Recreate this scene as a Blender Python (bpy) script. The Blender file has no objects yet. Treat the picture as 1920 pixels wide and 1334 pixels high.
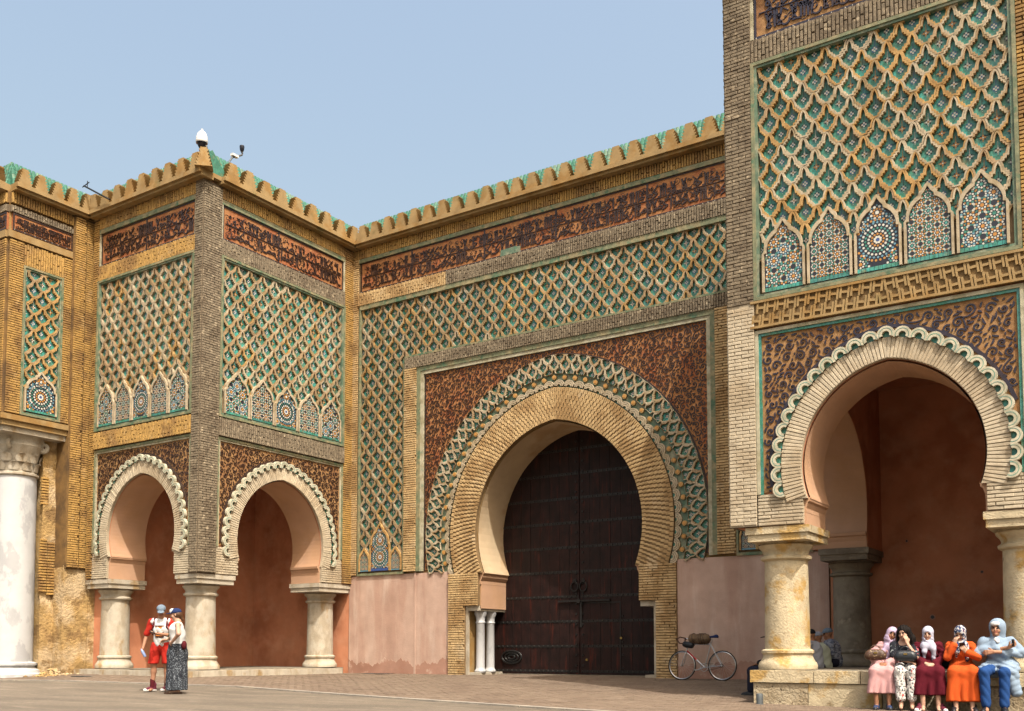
import bpy, bmesh, math, random
import numpy as np
from mathutils import Matrix, Vector
random.seed(7); rng = np.random.default_rng(7)
PI = math.pi
scene = bpy.context.scene
col = scene.collection

# ---------------------------------------------------------------- camera
CAM = Vector((12.890, -21.6, 0.751)); YAW = 0.58071; PITCH = 0.062617; FPX = 1863.58; PY = 435.57
cd = bpy.data.cameras.new('camera'); cam = bpy.data.objects.new('camera', cd); col.objects.link(cam)
cd.sensor_width = 36; cd.sensor_fit = 'HORIZONTAL'; cd.lens = FPX / 1920 * 36
cd.shift_y = PY / 1920; cd.clip_start = 0.1; cd.clip_end = 3000
FW = Vector((-math.sin(YAW)*math.cos(PITCH), math.cos(YAW)*math.cos(PITCH), math.sin(PITCH)))
RT = Vector((math.cos(YAW), math.sin(YAW), 0)); UPV = RT.cross(FW)
cam.matrix_world = Matrix.Translation(CAM) @ Matrix((RT, UPV, -FW)).transposed().to_4x4()
scene.camera = cam
# ---------------------------------------------------------------- sky, sun, exposure
SA, SE = math.radians(57.0), math.radians(57.0)
sdir = Vector((math.sin(SA)*math.cos(SE), -math.cos(SA)*math.cos(SE), math.sin(SE)))
w = bpy.data.worlds.new('World'); scene.world = w; w.use_nodes = True
nt = w.node_tree; bg = nt.nodes['Background']
sky = nt.nodes.new('ShaderNodeTexSky'); sky.sky_type = 'NISHITA'; sky.sun_disc = False
sky.sun_elevation = SE; sky.sun_rotation = math.atan2(sdir.x, sdir.y)
sky.air_density = 1.8; sky.dust_density = 10.0; sky.ozone_density = 0.0
nt.links.new(sky.outputs[0], bg.inputs[0]); bg.inputs[1].default_value = 0.116
sl = bpy.data.lights.new('sun', 'SUN'); sl.energy = 2.75; sl.angle = math.radians(0.53); sl.color = (1.0, 0.95, 0.86)
so = bpy.data.objects.new('sun', sl); col.objects.link(so); so.location = (20, -20, 30)
so.rotation_euler = sdir.to_track_quat('Z', 'Y').to_euler()
vs = scene.view_settings; vs.view_transform = 'Standard'; vs.look = 'None'; vs.gamma = 1.0; vs.exposure = 1.26
vs.use_curve_mapping = False
scene.render.resolution_x = 1024; scene.render.resolution_y = 711

def px(p):
    d = Vector(p) - CAM; z = d.dot(FW)
    if z < .1: return None
    return 960 + FPX*d.dot(RT)/z, 667 + PY - FPX*d.dot(UPV)/z, z

# ---------------------------------------------------------------- materials
MATS = {}
KA = .66   # overall albedo level
def mat(name, c, rough=.85, var=.25, scale=6., bump=.25, c2=None, m2=(.45, .62), s2=1.3, spec=.3, fine=60., bs=.02, metal=0., c3=None, m3=(.55, .7), s3=4., stretch=None, coat=0., rnd=0.):
    """procedural surface: base colour, stain colour c2 through noise, second stain c3, grain and fine relief"""
    c = tuple(x*KA for x in c); c2 = c2 and tuple(x*KA for x in c2); c3 = c3 and tuple(x*KA for x in c3)
    m = bpy.data.materials.new(name); m.use_nodes = True; N = m.node_tree.nodes; L = m.node_tree.links
    b = N['Principled BSDF']; b.inputs['Roughness'].default_value = rough; b.inputs['Metallic'].default_value = metal
    b.inputs['Specular IOR Level'].default_value = spec
    if coat: b.inputs['Coat Weight'].default_value = coat; b.inputs['Coat Roughness'].default_value = .2
    g = N.new('ShaderNodeNewGeometry'); pos = g.outputs['Position']
    if stretch:
        mp = N.new('ShaderNodeMapping'); mp.inputs['Scale'].default_value = stretch; L.new(pos, mp.inputs[0]); spos = mp.outputs[0]
    else: spos = pos
    def noise(s, d=4, p=pos):
        n = N.new('ShaderNodeTexNoise'); n.inputs['Scale'].default_value = s; n.inputs['Detail'].default_value = d
        n.inputs['Roughness'].default_value = .6; L.new(p, n.inputs['Vector']); return n.outputs['Fac']
    def ramp(f, a, bb):
        r = N.new('ShaderNodeMapRange'); r.interpolation_type = 'SMOOTHSTEP'; L.new(f, r.inputs[0]); r.inputs[1].default_value = a; r.inputs[2].default_value = bb; return r.outputs[0]
    def mix(f, a, bb, mode='MIX'):
        x = N.new('ShaderNodeMix'); x.data_type = 'RGBA'; x.blend_type = mode
        if isinstance(f, float): x.inputs[0].default_value = f
        else: L.new(f, x.inputs[0])
        for s, i in ((a, 6), (bb, 7)):
            if isinstance(s, tuple): x.inputs[i].default_value = (*s, 1)
            else: L.new(s, x.inputs[i])
        return x.outputs[2]
    cur = tuple(c)
    if c2: cur = mix(ramp(noise(s2, 5, spos), *m2), cur, tuple(c2))
    if c3: cur = mix(ramp(noise(s3, 6, spos), *m3), cur, tuple(c3))
    def hv(src, lo, hi):
        h = N.new('ShaderNodeMapRange'); L.new(src, h.inputs[0]); h.inputs[1].default_value = .25; h.inputs[2].default_value = .75
        h.inputs[3].default_value = lo; h.inputs[4].default_value = hi; return h.outputs[0]
    if var:
        v = N.new('ShaderNodeHueSaturation'); L.new(hv(noise(scale, 6), 1-var, 1+var), v.inputs['Value'])
        if isinstance(cur, tuple): v.inputs['Color'].default_value = (*cur, 1)
        else: L.new(cur, v.inputs['Color'])
        cur = v.outputs[0]
    if rnd:
        oi = N.new('ShaderNodeObjectInfo'); v = N.new('ShaderNodeHueSaturation')
        h = N.new('ShaderNodeMapRange'); L.new(oi.outputs['Random'], h.inputs[0]); h.inputs[3].default_value = 1-rnd; h.inputs[4].default_value = 1+rnd
        L.new(h.outputs[0], v.inputs['Value'])
        if isinstance(cur, tuple): v.inputs['Color'].default_value = (*cur, 1)
        else: L.new(cur, v.inputs['Color'])
        cur = v.outputs[0]
    if isinstance(cur, tuple): b.inputs['Base Color'].default_value = (*cur, 1)
    else: L.new(cur, b.inputs['Base Color'])
    if bump:
        bp = N.new('ShaderNodeBump'); bp.inputs['Strength'].default_value = bump; bp.inputs['Distance'].default_value = bs
        L.new(noise(fine, 5), bp.inputs['Height']); L.new(bp.outputs[0], b.inputs['Normal'])
    MATS[name] = m; return m

mat('ochre_brick', (.50, .30, .09), var=.3, scale=9, c2=(.30, .17, .06), c3=(.52, .33, .13), rnd=.1)
mat('ochre_mortar', (.22, .125, .042), var=.25, c2=(.12, .07, .03))
mat('ochre_plain', (.37, .25, .11), var=.25, scale=3, c2=(.33, .19, .06), s2=2., c3=(.22, .17, .06), s3=1.1, m3=(.58, .72))
mat('pale_brick', (.60, .51, .37), var=.2, scale=10, c2=(.50, .40, .27), c3=(.33, .27, .19), s3=2.5, m3=(.6, .75), rnd=.08)
mat('pale_mortar', (.47, .39, .275), var=.2)
mat('tan_brick', (.62, .43, .21), var=.24, scale=9, c2=(.42, .26, .11), c3=(.66, .49, .28), s3=2., rnd=.1)
mat('tan_mortar', (.25, .16, .075), var=.25)
mat('dark_brick', (.27, .215, .145), var=.45, scale=14, c2=(.19, .145, .095), s2=2.2, c3=(.54, .44, .30), s3=8., m3=(.56, .7), rnd=.15, bump=.5)
mat('dark_mortar', (.17, .125, .08), var=.3)
mat('pink_plaster', (.58, .40, .315), var=.14, scale=2.5, c2=(.50, .32, .245), s2=.8, c3=(.66, .50, .41), s3=1.4, m3=(.5, .75), bump=.25, fine=25, stretch=(2.2, 2.2, .35))
mat('damp_plaster', (.46, .26, .19), var=.2, scale=3, c2=(.38, .20, .14), s2=1.5, c3=(.58, .42, .33), s3=3., bump=.2)
mat('peach_plaster', (.58, .35, .22), var=.1, scale=2, c2=(.56, .33, .19), s2=.9, bump=.1, fine=25)
mat('cream_plaster', (.66, .50, .32), var=.1, scale=2, c2=(.56, .38, .21), s2=.9, bump=.1, fine=25)
mat('room_plaster', (.64, .27, .145), var=.16, scale=1.6, c2=(.50, .195, .10), s2=.7, c3=(.68, .33, .195), s3=1.7, m3=(.45, .75), bump=.12, fine=20)
mat('terracotta', (.40, .18, .068), var=.3, scale=12, c2=(.36, .12, .045), s2=2., c3=(.62, .33, .14), s3=5., m3=(.6, .75))
mat('terracotta_pale', (.37, .205, .085), var=.3, scale=12, c2=(.29, .14, .056), s2=2., c3=(.46, .30, .15), s3=5., m3=(.6, .75))
mat('dark_glaze', (.042, .022, .017), rough=.4, var=.4, scale=15, spec=.4, c2=(.055, .028, .02), bump=.1)
mat('blue_black_glaze', (.03, .026, .045), rough=.35, var=.4, scale=15, spec=.4, c2=(.04, .025, .03), bump=.1)
mat('green_glaze', (.066, .235, .17), rough=.35, var=.5, rnd=.25, scale=25, c2=(.06, .34, .30), s2=7., c3=(.17, .19, .10), s3=5., m3=(.52, .68), spec=.45, bump=.1)
mat('teal_glaze', (.075, .275, .245), rough=.33, var=.5, rnd=.25, scale=25, c2=(.045, .23, .15), s2=6., c3=(.17, .20, .12), s3=5., m3=(.54, .68), spec=.45, bump=.1)
mat('sage_glaze', (.13, .20, .135), rough=.5, var=.35, scale=14, c2=(.30, .31, .21), s2=4., c3=(.10, .20, .13), s3=7.)
mat('green_moulding', (.20, .215, .125), rough=.7, var=.35, scale=9, c2=(.32, .27, .15), s2=3., c3=(.09, .17, .10), s3=5., m3=(.52, .68))
mat('pale_moulding', (.50, .46, .33), rough=.8, var=.25, scale=9, c2=(.36, .32, .2), s2=4., c3=(.25, .35, .25), s3=5., m3=(.62, .72))
mat('rib_ochre', (.50, .31, .12), var=.28, scale=9, c2=(.40, .23, .08), s2=4., c3=(.28, .2, .11), s3=9, m3=(.62, .75), rnd=.12)
mat('rib_pale', (.52, .43, .30), var=.28, scale=9, c2=(.42, .33, .2), s2=4., c3=(.27, .21, .14), s3=9, m3=(.58, .72), rnd=.12)
mat('rib_tan', (.42, .29, .165), var=.28, scale=9, c2=(.36, .25, .12), s2=4., c3=(.24, .18, .11), s3=9, m3=(.6, .72), rnd=.12)
mat('white_tile', (.72, .70, .62), rough=.35, var=.2, scale=30, spec=.45, bump=0)
mat('orange_tile', (.58, .27, .06), rough=.35, var=.25, scale=30, spec=.45, bump=0)
mat('blue_tile', (.05, .10, .30), rough=.35, var=.3, scale=30, spec=.45, bump=0)
mat('sky_tile', (.16, .34, .44), rough=.35, var=.3, scale=30, spec=.45, bump=0)
mat('black_tile', (.02, .022, .035), rough=.4, var=.3, scale=30, spec=.45, bump=0)
mat('lobe_white', (.62, .57, .43), var=.2, scale=12, c2=(.46, .43, .31), s2=5., c3=(.28, .30, .22), s3=7., m3=(.62, .74))
mat('limestone', (.55, .49, .39), var=.16, scale=5, c2=(.44, .37, .27), s2=2.5, c3=(.40, .27, .13), s3=1.9, m3=(.56, .70), bump=.6, fine=35, stretch=(1.3, 1.3, .6))
mat('stained_stone', (.60, .50, .33), var=.22, scale=5, c2=(.50, .32, .11), s2=1.9, m2=(.5, .62), c3=(.30, .22, .12), s3=4.5, m3=(.6, .72), bump=.6, fine=30, bs=.03)
mat('grey_stone', (.26, .225, .17), var=.25, scale=5, c2=(.18, .15, .11), s2=2., c3=(.36, .31, .23), s3=4, bump=.5, fine=30)
mat('pitted_stone', (.52, .43, .29), var=.25, scale=6, c2=(.38, .30, .19), s2=3, c3=(.14, .10, .06), s3=14, m3=(.61, .66), bump=1., fine=22, bs=.05)
mat('white_marble', (.60, .605, .615), rough=.45, var=.07, scale=3, c2=(.47, .475, .485), s2=2.5, m2=(.52, .6), c3=(.6, .55, .46), s3=1.1, m3=(.62, .8), bump=.08, stretch=(1, 1, .6))
mat('eroded_plaster', (.46, .30, .12), var=.3, scale=3, c2=(.56, .42, .25), s2=1.1, c3=(.28, .17, .07), s3=2.4, m3=(.52, .66), bump=.9, fine=14, bs=.05)
mat('wood_door', (.022, .0085, .007), rough=.55, var=.5, scale=4, c2=(.016, .0075, .0065), s2=1.5, c3=(.06, .013, .008), s3=2.2, m3=(.55, .7), stretch=(6, 6, .5), bump=.3, spec=.18)
mat('iron', (.03, .028, .027), rough=.45, var=.3, metal=.6, spec=.5, bump=.2)
mat('stud_iron', (.07, .065, .06), rough=.35, var=.3, metal=.7, spec=.5, bump=0)
mat('brass', (.5, .35, .12), rough=.35, metal=1., var=.1, bump=0)
mat('road_paving', (.195, .158, .118), var=.22, scale=14, c2=(.150, .122, .092), s2=.8, m2=(.42, .62), c3=(.25, .205, .155), s3=2.2, m3=(.5, .72), bump=.6, fine=30, bs=.03, stretch=(.35, 1.6, 1))
mat('paving_brick', (.225, .165, .118), var=.22, scale=7, c2=(.19, .135, .096), s2=.8, c3=(.27, .205, .15), s3=2.2, rnd=.15)
mat('paving_joint', (.15,.11,.075), var=.2)
mat('kerb_stone', (.32, .285, .24), var=.2, scale=5, c2=(.40, .35, .28), s2=2)

# ---------------------------------------------------------------- object helpers
WM = {}
def link(o, parent=None, M=None):
    col.objects.link(o)
    M = Matrix.Identity(4) if M is None else M
    if parent is not None:
        o.parent = parent; o.matrix_basis = WM[parent.name].inverted() @ M
    else: o.matrix_basis = M
    WM[o.name] = M.copy(); return o
def tag(o, label=None, cat=None, group=None, kind=None):
    if label: o['label'] = label
    if cat: o['category'] = cat
    if group: o['group'] = group
    if kind: o['kind'] = kind
    return o
def thing(name, label, cat, loc=(0, 0, 0), group=None, rz=0.):
    o = bpy.data.objects.new(name, None); o.empty_display_size = .3
    link(o, None, Matrix.Translation(loc) @ Matrix.Rotation(rz, 4, 'Z'))
    return tag(o, label, cat, group)
class MB:
    def __init__(s): s.v = []; s.f = []; s.m = []
    def poly(s, pts, mi=0):
        b = len(s.v); s.v.extend(pts); s.f.append(tuple(range(b, b+len(pts)))); s.m.append(mi)
    def box(s, u0, u1, z0, z1, n0, n1, mi=0, back=True):
        b = len(s.v)
        s.v.extend([(u0, z0, n0), (u1, z0, n0), (u1, z1, n0), (u0, z1, n0), (u0, z0, n1), (u1, z0, n1), (u1, z1, n1), (u0, z1, n1)])
        q = [(4, 5, 6, 7), (0, 1, 5, 4), (1, 2, 6, 5), (2, 3, 7, 6), (3, 0, 4, 7)] + ([(3, 2, 1, 0)] if back else [])
        s.f.extend([tuple(b+i for i in t) for t in q]); s.m.extend([mi]*len(q))
    def prism(s, P, n0, n1, mi=0, ms=None, back=True):
        """P counter-clockwise in (u,z)"""
        b = len(s.v); k = len(P); ms = mi if ms is None else ms
        s.v.extend([(p[0], p[1], n1) for p in P]); s.v.extend([(p[0], p[1], n0) for p in P])
        s.f.append(tuple(range(b, b+k))); s.m.append(mi)
        for i in range(k):
            j = (i+1) % k; s.f.append((b+j, b+i, b+k+i, b+k+j)); s.m.append(ms)
        if back: s.f.append(tuple(range(b+2*k-1, b+k-1, -1))); s.m.append(mi)
    def ribbon(s, pts, wid, n0, n1, mi=0):
        """raised stroke along a 2-D polyline; wid scalar or list of half-widths"""
        k = len(pts)
        if k < 2: return
        b = len(s.v)
        for i in range(k):
            a = pts[max(0, i-1)]; c = pts[min(k-1, i+1)]
            dx, dz = c[0]-a[0], c[1]-a[1]; l = math.hypot(dx, dz) or 1
            h = wid[i] if hasattr(wid, '__len__') else wid
            ox, oz = -dz/l*h, dx/l*h; p = pts[i]
            s.v.extend([(p[0]-ox, p[1]-oz, n1), (p[0]+ox, p[1]+oz, n1), (p[0]-ox*1.1, p[1]-oz*1.1, n0), (p[0]+ox*1.1, p[1]+oz*1.1, n0)])
        for i in range(k-1):
            o = b+4*i
            s.f.extend([(o, o+4, o+5, o+1), (o+2, o+6, o+4, o), (o+1, o+5, o+7, o+3)]); s.m.extend([mi]*3)
    def disc(s, u, z, r, n0, n1, mi=0, k=8, a0=0.):
        s.prism([(u+r*math.cos(a0+2*PI*i/k), z+r*math.sin(a0+2*PI*i/k)) for i in range(k)], n0, n1, mi, back=False)
    def lathe(s, prof, c=(0, 0), seg=24, mi=0, caps=True):
        """profile [(r,z)] about the vertical (2nd) axis at (u,n)=c; world-style xyz when used with XYZ=True in build"""
        b = len(s.v); k = len(prof)
        for r, z in prof:
            for i in range(seg):
                a = 2*PI*i/seg; s.v.append((c[0]+r*math.cos(a), c[1]+r*math.sin(a), z))
        for j in range(k-1):
            for i in range(seg):
                i2 = (i+1) % seg; s.f.append((b+j*seg+i, b+j*seg+i2, b+(j+1)*seg+i2, b+(j+1)*seg+i)); s.m.append(mi)
        if caps:
            s.f.append(tuple(range(b+seg-1, b-1, -1))); s.m.append(mi); s.f.append(tuple(range(b+(k-1)*seg, b+k*seg))); s.m.append(mi)
    def tube(s, pts, r, seg=8, mi=0, close=False, caps=True):
        """tube through 3-D points; r scalar or list"""
        P = [Vector(p) for p in pts]; k = len(P); b = len(s.v)
        up = Vector((0, 0, 1)); prev = None
        for i in range(k):
            a = P[(i-1) % k] if (close or i > 0) else P[0]; c = P[(i+1) % k] if (close or i < k-1) else P[-1]
            d = (c-a).normalized()
            if prev is None:
                x = d.cross(up) if abs(d.z) < .95 else d.cross(Vector((1, 0, 0)))
            else: x = prev - d*prev.dot(d)
            x.normalize(); prev = x; y = d.cross(x)
            rr = r[i] if hasattr(r, '__len__') else r
            for j in range(seg):
                t = 2*PI*j/seg; s.v.append(tuple(P[i] + x*rr*math.cos(t) + y*rr*math.sin(t)))
        for i in range(k if close else k-1):
            for j in range(seg):
                a0 = b+i*seg; a1 = b+((i+1) % k)*seg; j2 = (j+1) % seg
                s.f.append((a0+j, a0+j2, a1+j2, a1+j)); s.m.append(mi)
        if caps and not close:
            s.f.append(tuple(range(b+seg-1, b-1, -1))); s.m.append(mi); s.f.append(tuple(range(b+(k-1)*seg, b+k*seg))); s.m.append(mi)
    def mesh(s, name, mats, smooth=False):
        me = bpy.data.meshes.new(name); me.from_pydata(s.v, [], s.f)
        for x in mats: me.materials.append(MATS[x])
        if len(mats) > 1: me.polygons.foreach_set('material_index', s.m)
        if smooth: me.polygons.foreach_set('use_smooth', [True]*len(s.f)); me.set_sharp_from_angle(angle=.7)
        me.update(); return me
    def build(s, name, mats, parent=None, M=None, smooth=False, kind=None, label=None):
        if isinstance(mats, str): mats = [mats]
        o = bpy.data.objects.new(name, s.mesh(name, mats, smooth)); link(o, parent, M); tag(o, label, None, None, kind); return o
def face(origin, U, N):
    """matrix taking wall coordinates (u along, z up, n outward) to the world"""
    U = Vector(U); N = Vector(N); m = Matrix.Identity(4)
    for i, v in enumerate((U, Vector((0, 0, 1)), N)):
        for r in range(3): m[r][i] = v[r]
    for r in range(3): m[r][3] = origin[r]
    return m

# ---------------------------------------------------------------- pieces: alike small objects, up to 300 single, the rest joined
class Pieces:
    lib = {}
    def __init__(s): s.items = {}
    def add(s, name, key, M): s.items.setdefault(name, []).append((key, M))
    def flush(s, parent, limit=300, only=None):
        for name, L in s.items.items():
            def size(it):
                p = px(it[1].translation)
                if p is None: return -1
                rad = Pieces.rad[it[0]] * max(it[1].to_scale())
                vis = -60 < p[0] < 1980 and -60 < p[1] < 1394
                return rad/p[2] + (10 if vis else 0)
            L.sort(key=size, reverse=True)
            lim = limit.get(name, 300) if isinstance(limit, dict) else limit
            for key, M in L[:lim]:
                link(bpy.data.objects.new(name, Pieces.me[key]), parent, M)
            rest = L[lim:]
            if not rest: continue
            V = []; F = []; MI = []; mats = []; base = 0
            for key, M in rest:
                v, f, m, ms = Pieces.raw[key]
                A = np.array(M); V.append(v @ A[:3, :3].T + A[:3, 3])
                mm = [mats.index(x) if x in mats else (mats.append(x) or len(mats)-1) for x in ms]
                F.extend([tuple(base+i for i in t) for t in f]); MI.extend([mm[i] for i in m]); base += len(v)
            me = bpy.data.meshes.new(name); me.from_pydata(np.concatenate(V).tolist(), [], F)
            for x in mats: me.materials.append(MATS[x])
            me.polygons.foreach_set('material_index', MI); me.update()
            o = bpy.data.objects.new({'brick': 'brickwork', 'tile': 'tilework'}.get(name, name+'_field'), me); link(o, parent); o['kind'] = 'stuff'
Pieces.me = {}; Pieces.raw = {}; Pieces.rad = {}
def piece(key, mb, mats, smooth=False):
    if key in Pieces.me: return key
    Pieces.me[key] = mb.mesh(key[0] if isinstance(key, tuple) else key, mats, smooth)
    v = np.array(mb.v, float); Pieces.raw[key] = (v, mb.f, mb.m, mats); Pieces.rad[key] = float(np.abs(v).max()); return key
def unit_brick(m, taper=0.):
    if ('brick', m, round(taper, 2)) in Pieces.me: return ('brick', m, round(taper, 2))
    mb = MB(); e = .06   # slightly cushioned arris
    mb.box(-.5, .5, -.5, .5, 0, .86, back=False); b = mb.f.pop(0); mb.m.pop(0)
    q = [(-.5, -.5, .86), (.5, -.5, .86), (.5, .5, .86), (-.5, .5, .86)]; e1, e2 = .025, .1
    t = [(-.5+e1, -.5+e2, 1), (.5-e1, -.5+e2, 1), (.5-e1, .5-e2, 1), (-.5+e1, .5-e2, 1)]
    mb.poly(t)
    for i in range(4): j = (i+1) % 4; mb.poly([q[i], q[j], t[j], t[i]])
    mb.v = [(x, y*(1+taper*x), z) for x, y, z in mb.v]
    return piece(('brick', m, round(taper, 2)), mb, [m])
def put_brick(P, F, m, uc, zc, w, h, n0, n1, rot=0., taper=0.):
    n1 += rng.uniform(-.006, .006)
    M = F @ Matrix.Translation((uc, zc, n0)) @ Matrix.Rotation(rot + rng.normal(0, .004), 4, 'Z') @ Matrix.Diagonal((w, h, n1-n0, 1))
    P.add('brick', unit_brick(m, taper), M)
def coursed(P, F, parent, m, mort, u0, u1, z0, z1, n0=.07, n1=.1, bw=.25, ch=.062, joint=.016, name='brick_panel', vertical=False, nb=0., skip=None):
    """running-bond brickwork standing proud of a mortar bed"""
    mb = MB(); mb.box(u0, u1, z0, z1, nb, n0); mb.build(name, mort, parent, F)
    A0, A1, B0, B1 = (z0, z1, u0, u1) if vertical else (u0, u1, z0, z1)
    rows = max(1, round((B1-B0)/ch)); rh = (B1-B0)/rows
    for r in range(rows):
        a = A0 - (bw*.5 if r % 2 else 0) - rng.uniform(0, .03)
        while a < A1:
            s, e = max(a, A0), min(a+bw*rng.uniform(.93, 1.07), A1); a += bw
            s += joint*.25; e -= joint*.25
            if e-s < .03: continue
            c = (s+e)/2; b = B0+(r+.5)*rh
            uc, zc = (b, c) if vertical else (c, b)
            if skip and skip(uc, zc): continue
            if vertical: put_brick(P, F, m, uc, zc, e-s, rh-joint, n0-.01, n1, PI/2)
            else: put_brick(P, F, m, uc, zc, e-s, rh-joint, n0-.01, n1)

# ---------------------------------------------------------------- arches: two-centred horseshoe, t=0 at the apex, +-1 at the springing
class Arch:
    def __init__(s, uc, zc, e, zb): s.uc, s.zc, s.e, s.zb = uc, zc, e, zb
    def pt(s, t, r):
        p0 = math.asin((s.zb-s.zc)/r); pa = math.acos(s.e/r); a = pa + abs(t)*(p0-pa)
        u = max(0., r*math.cos(a)-s.e) if abs(t) < 1e-9 else r*math.cos(a)-s.e
        return (s.uc + (u if t >= 0 else -u), s.zc + r*math.sin(a))
    def curve(s, r, n=48, t0=-1., t1=1.): return [s.pt(t0+(t1-t0)*i/n, r) for i in range(n+1)]
    def length(s, r):
        c = s.curve(r); return sum(math.dist(c[i], c[i+1]) for i in range(len(c)-1))
    def ang(s, t, r):
        a, b = s.pt(t-.004, r), s.pt(t+.004, r); return math.atan2(b[1]-a[1], b[0]-a[0])
    def inside(s, u, z, r):
        du = abs(u-s.uc)+s.e; return z > s.zb and du*du+(z-s.zc)**2 < r*r
def ring_bricks(P, F, parent, m, mort, A, r0, r1, n0, n1, rows=3, bt=.062, joint=.014, nb=0., stag=True):
    mb = MB(); k = 72; a = A.curve(r0, k); b = A.curve(r1, k)
    for i in range(k):
        mb.poly([(p[0], p[1], n0) for p in (a[i], a[i+1], b[i+1], b[i])])
        mb.poly([(a[i][0], a[i][1], nb), (a[i+1][0], a[i+1][1], nb), (a[i+1][0], a[i+1][1], n0), (a[i][0], a[i][1], n0)])
        mb.poly([(b[i+1][0], b[i+1][1], nb), (b[i][0], b[i][1], nb), (b[i][0], b[i][1], n0), (b[i+1][0], b[i+1][1], n0)])
    mb.build('arch_bed', mort, parent, F)
    rm = (r0+r1)/2; n = int(A.length(rm)/bt)
    for i in range(n):
        t = -1+2*(i+.5)/n; off = (i % 2)*.5 if stag else 0.
        cuts = sorted({0., 1.} | {(j+off)/rows for j in range(rows+1) if 0.04 < (j+off)/rows < .96})
        for c0, c1 in zip(cuts[:-1], cuts[1:]):
            ra, rb = r0+(r1-r0)*c0+.003, r0+(r1-r0)*c1-.003; rc = (ra+rb)/2
            p = A.pt(t, rc); wloc = A.length(rc)/n
            put_brick(P, F, m, p[0], p[1], rb-ra, wloc-joint, n0-.01, n1, A.ang(t, rc)+PI/2, (rb-ra)/rc)
def soffit(parent, F, A, r, n0, n1, m, zfoot, halfj, name='soffit', th=.03):
    """plaster lining of the arch, running down the jambs to zfoot"""
    c = A.curve(r-th, 56)
    mb = MB()
    for i in range(len(c)-1): mb.poly([(c[i][0], c[i][1], n0), (c[i+1][0], c[i+1][1], n0), (c[i+1][0], c[i+1][1], n1), (c[i][0], c[i][1], n1)])
    o = mb.build(name, m, parent, F, smooth=True); return o
# ---------------------------------------------------------------- carved lattice of ogee cells
_up = [(0, .5), (.07, .44), (.122, .35), (.152, .25), (.162, .17), (.25, .165), (.252, .09), (.335, .085), (.337, .012), (.42, .0), (.5, 0.)]
_R = _up + [(.5-x, z-.5) for x, z in _up[1:]]
CELL = [(-x, z) for x, z in _R] + [(x, z) for x, z in reversed(_R[1:-1])]   # stepped ogee that tiles the plane, counter-clockwise
FLOWERS = [('white_tile', 'orange_tile', 'black_tile'), ('white_tile', 'blue_tile', 'black_tile'), ('orange_tile', 'white_tile', 'black_tile'), ('white_tile', 'sky_tile', 'blue_tile')]
RIBW = .025
def cell_mb(dx, dz, depth, fl, warp=None):
    """one cell: raised stepped rib, sunk glazed tile, flower of small cut tiles. materials: 0 rib 1 glaze 2,3,4 flower"""
    mb = MB(); N = len(CELL); cz = -.045; sx, sz = .78, .83
    W = warp or (lambda u, z, n: (u*dx, z*dz, n))
    out = CELL; inn = []
    wx, wz = (RIBW/dx, RIBW/dz) if warp is None else (.065, .065)
    for i in range(N):
        a, p, b = CELL[i-1], CELL[i], CELL[(i+1) % N]; n1 = (-(p[1]-a[1]), p[0]-a[0]); n2 = (-(b[1]-p[1]), b[0]-p[0])
        l1, l2 = math.hypot(*n1), math.hypot(*n2); n1 = (n1[0]/l1, n1[1]/l1); n2 = (n2[0]/l2, n2[1]/l2); k = max(.5, 1+n1[0]*n2[0]+n1[1]*n2[1])
        inn.append((p[0]+wx*(n1[0]+n2[0])/k, p[1]+wz*(n1[1]+n2[1])/k))
    for i in range(N):
        j = (i+1) % N
        mb.poly([W(*out[i], depth), W(*out[j], depth), W(*inn[j], depth), W(*inn[i], depth)], 0)
        mb.poly([W(*inn[i], depth), W(*inn[j], depth), W(*inn[j], 0.), W(*inn[i], 0.)], 0)
    mb.poly([W(*p, .004) for p in inn], 1)
    a = .047
    def sq(x, z, s, mi, rot=True):
        k = [(x, z-s*1.3), (x+s*1.3, z), (x, z+s*1.3), (x-s*1.3, z)] if rot else [(x-s, z-s), (x+s, z-s), (x+s, z+s), (x-s, z+s)]
        mb.poly([W(p[0], p[1]*dx/dz if warp is None else p[1], .009) for p in k], mi)
    z0 = -.085*dz/dx if warp is None else -.085
    sq(0, z0, a*.62, 3)
    for q in range(4):
        c, s = [(1, 0), (0, 1), (-1, 0), (0, -1)][q]
        sq(c*a*1.5, z0+s*a*1.5, a*.72, 2, False); sq((c-s)*a*1.6, z0+(s+c)*a*1.6, a*.62, 4)
        if fl % 2: sq(c*a*3.0, z0+s*a*3.0, a*.42, 4)
        else: sq(c*a*2.9, z0+s*a*2.9, a*.35, 2)
    for k in range(4): sq(0, z0+a*(3.9+1.1*k), a*.34, 2 if fl % 2 == 0 else 4)
    sq(0, z0-a*3.6, a*.3, 2)
    return mb
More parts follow.
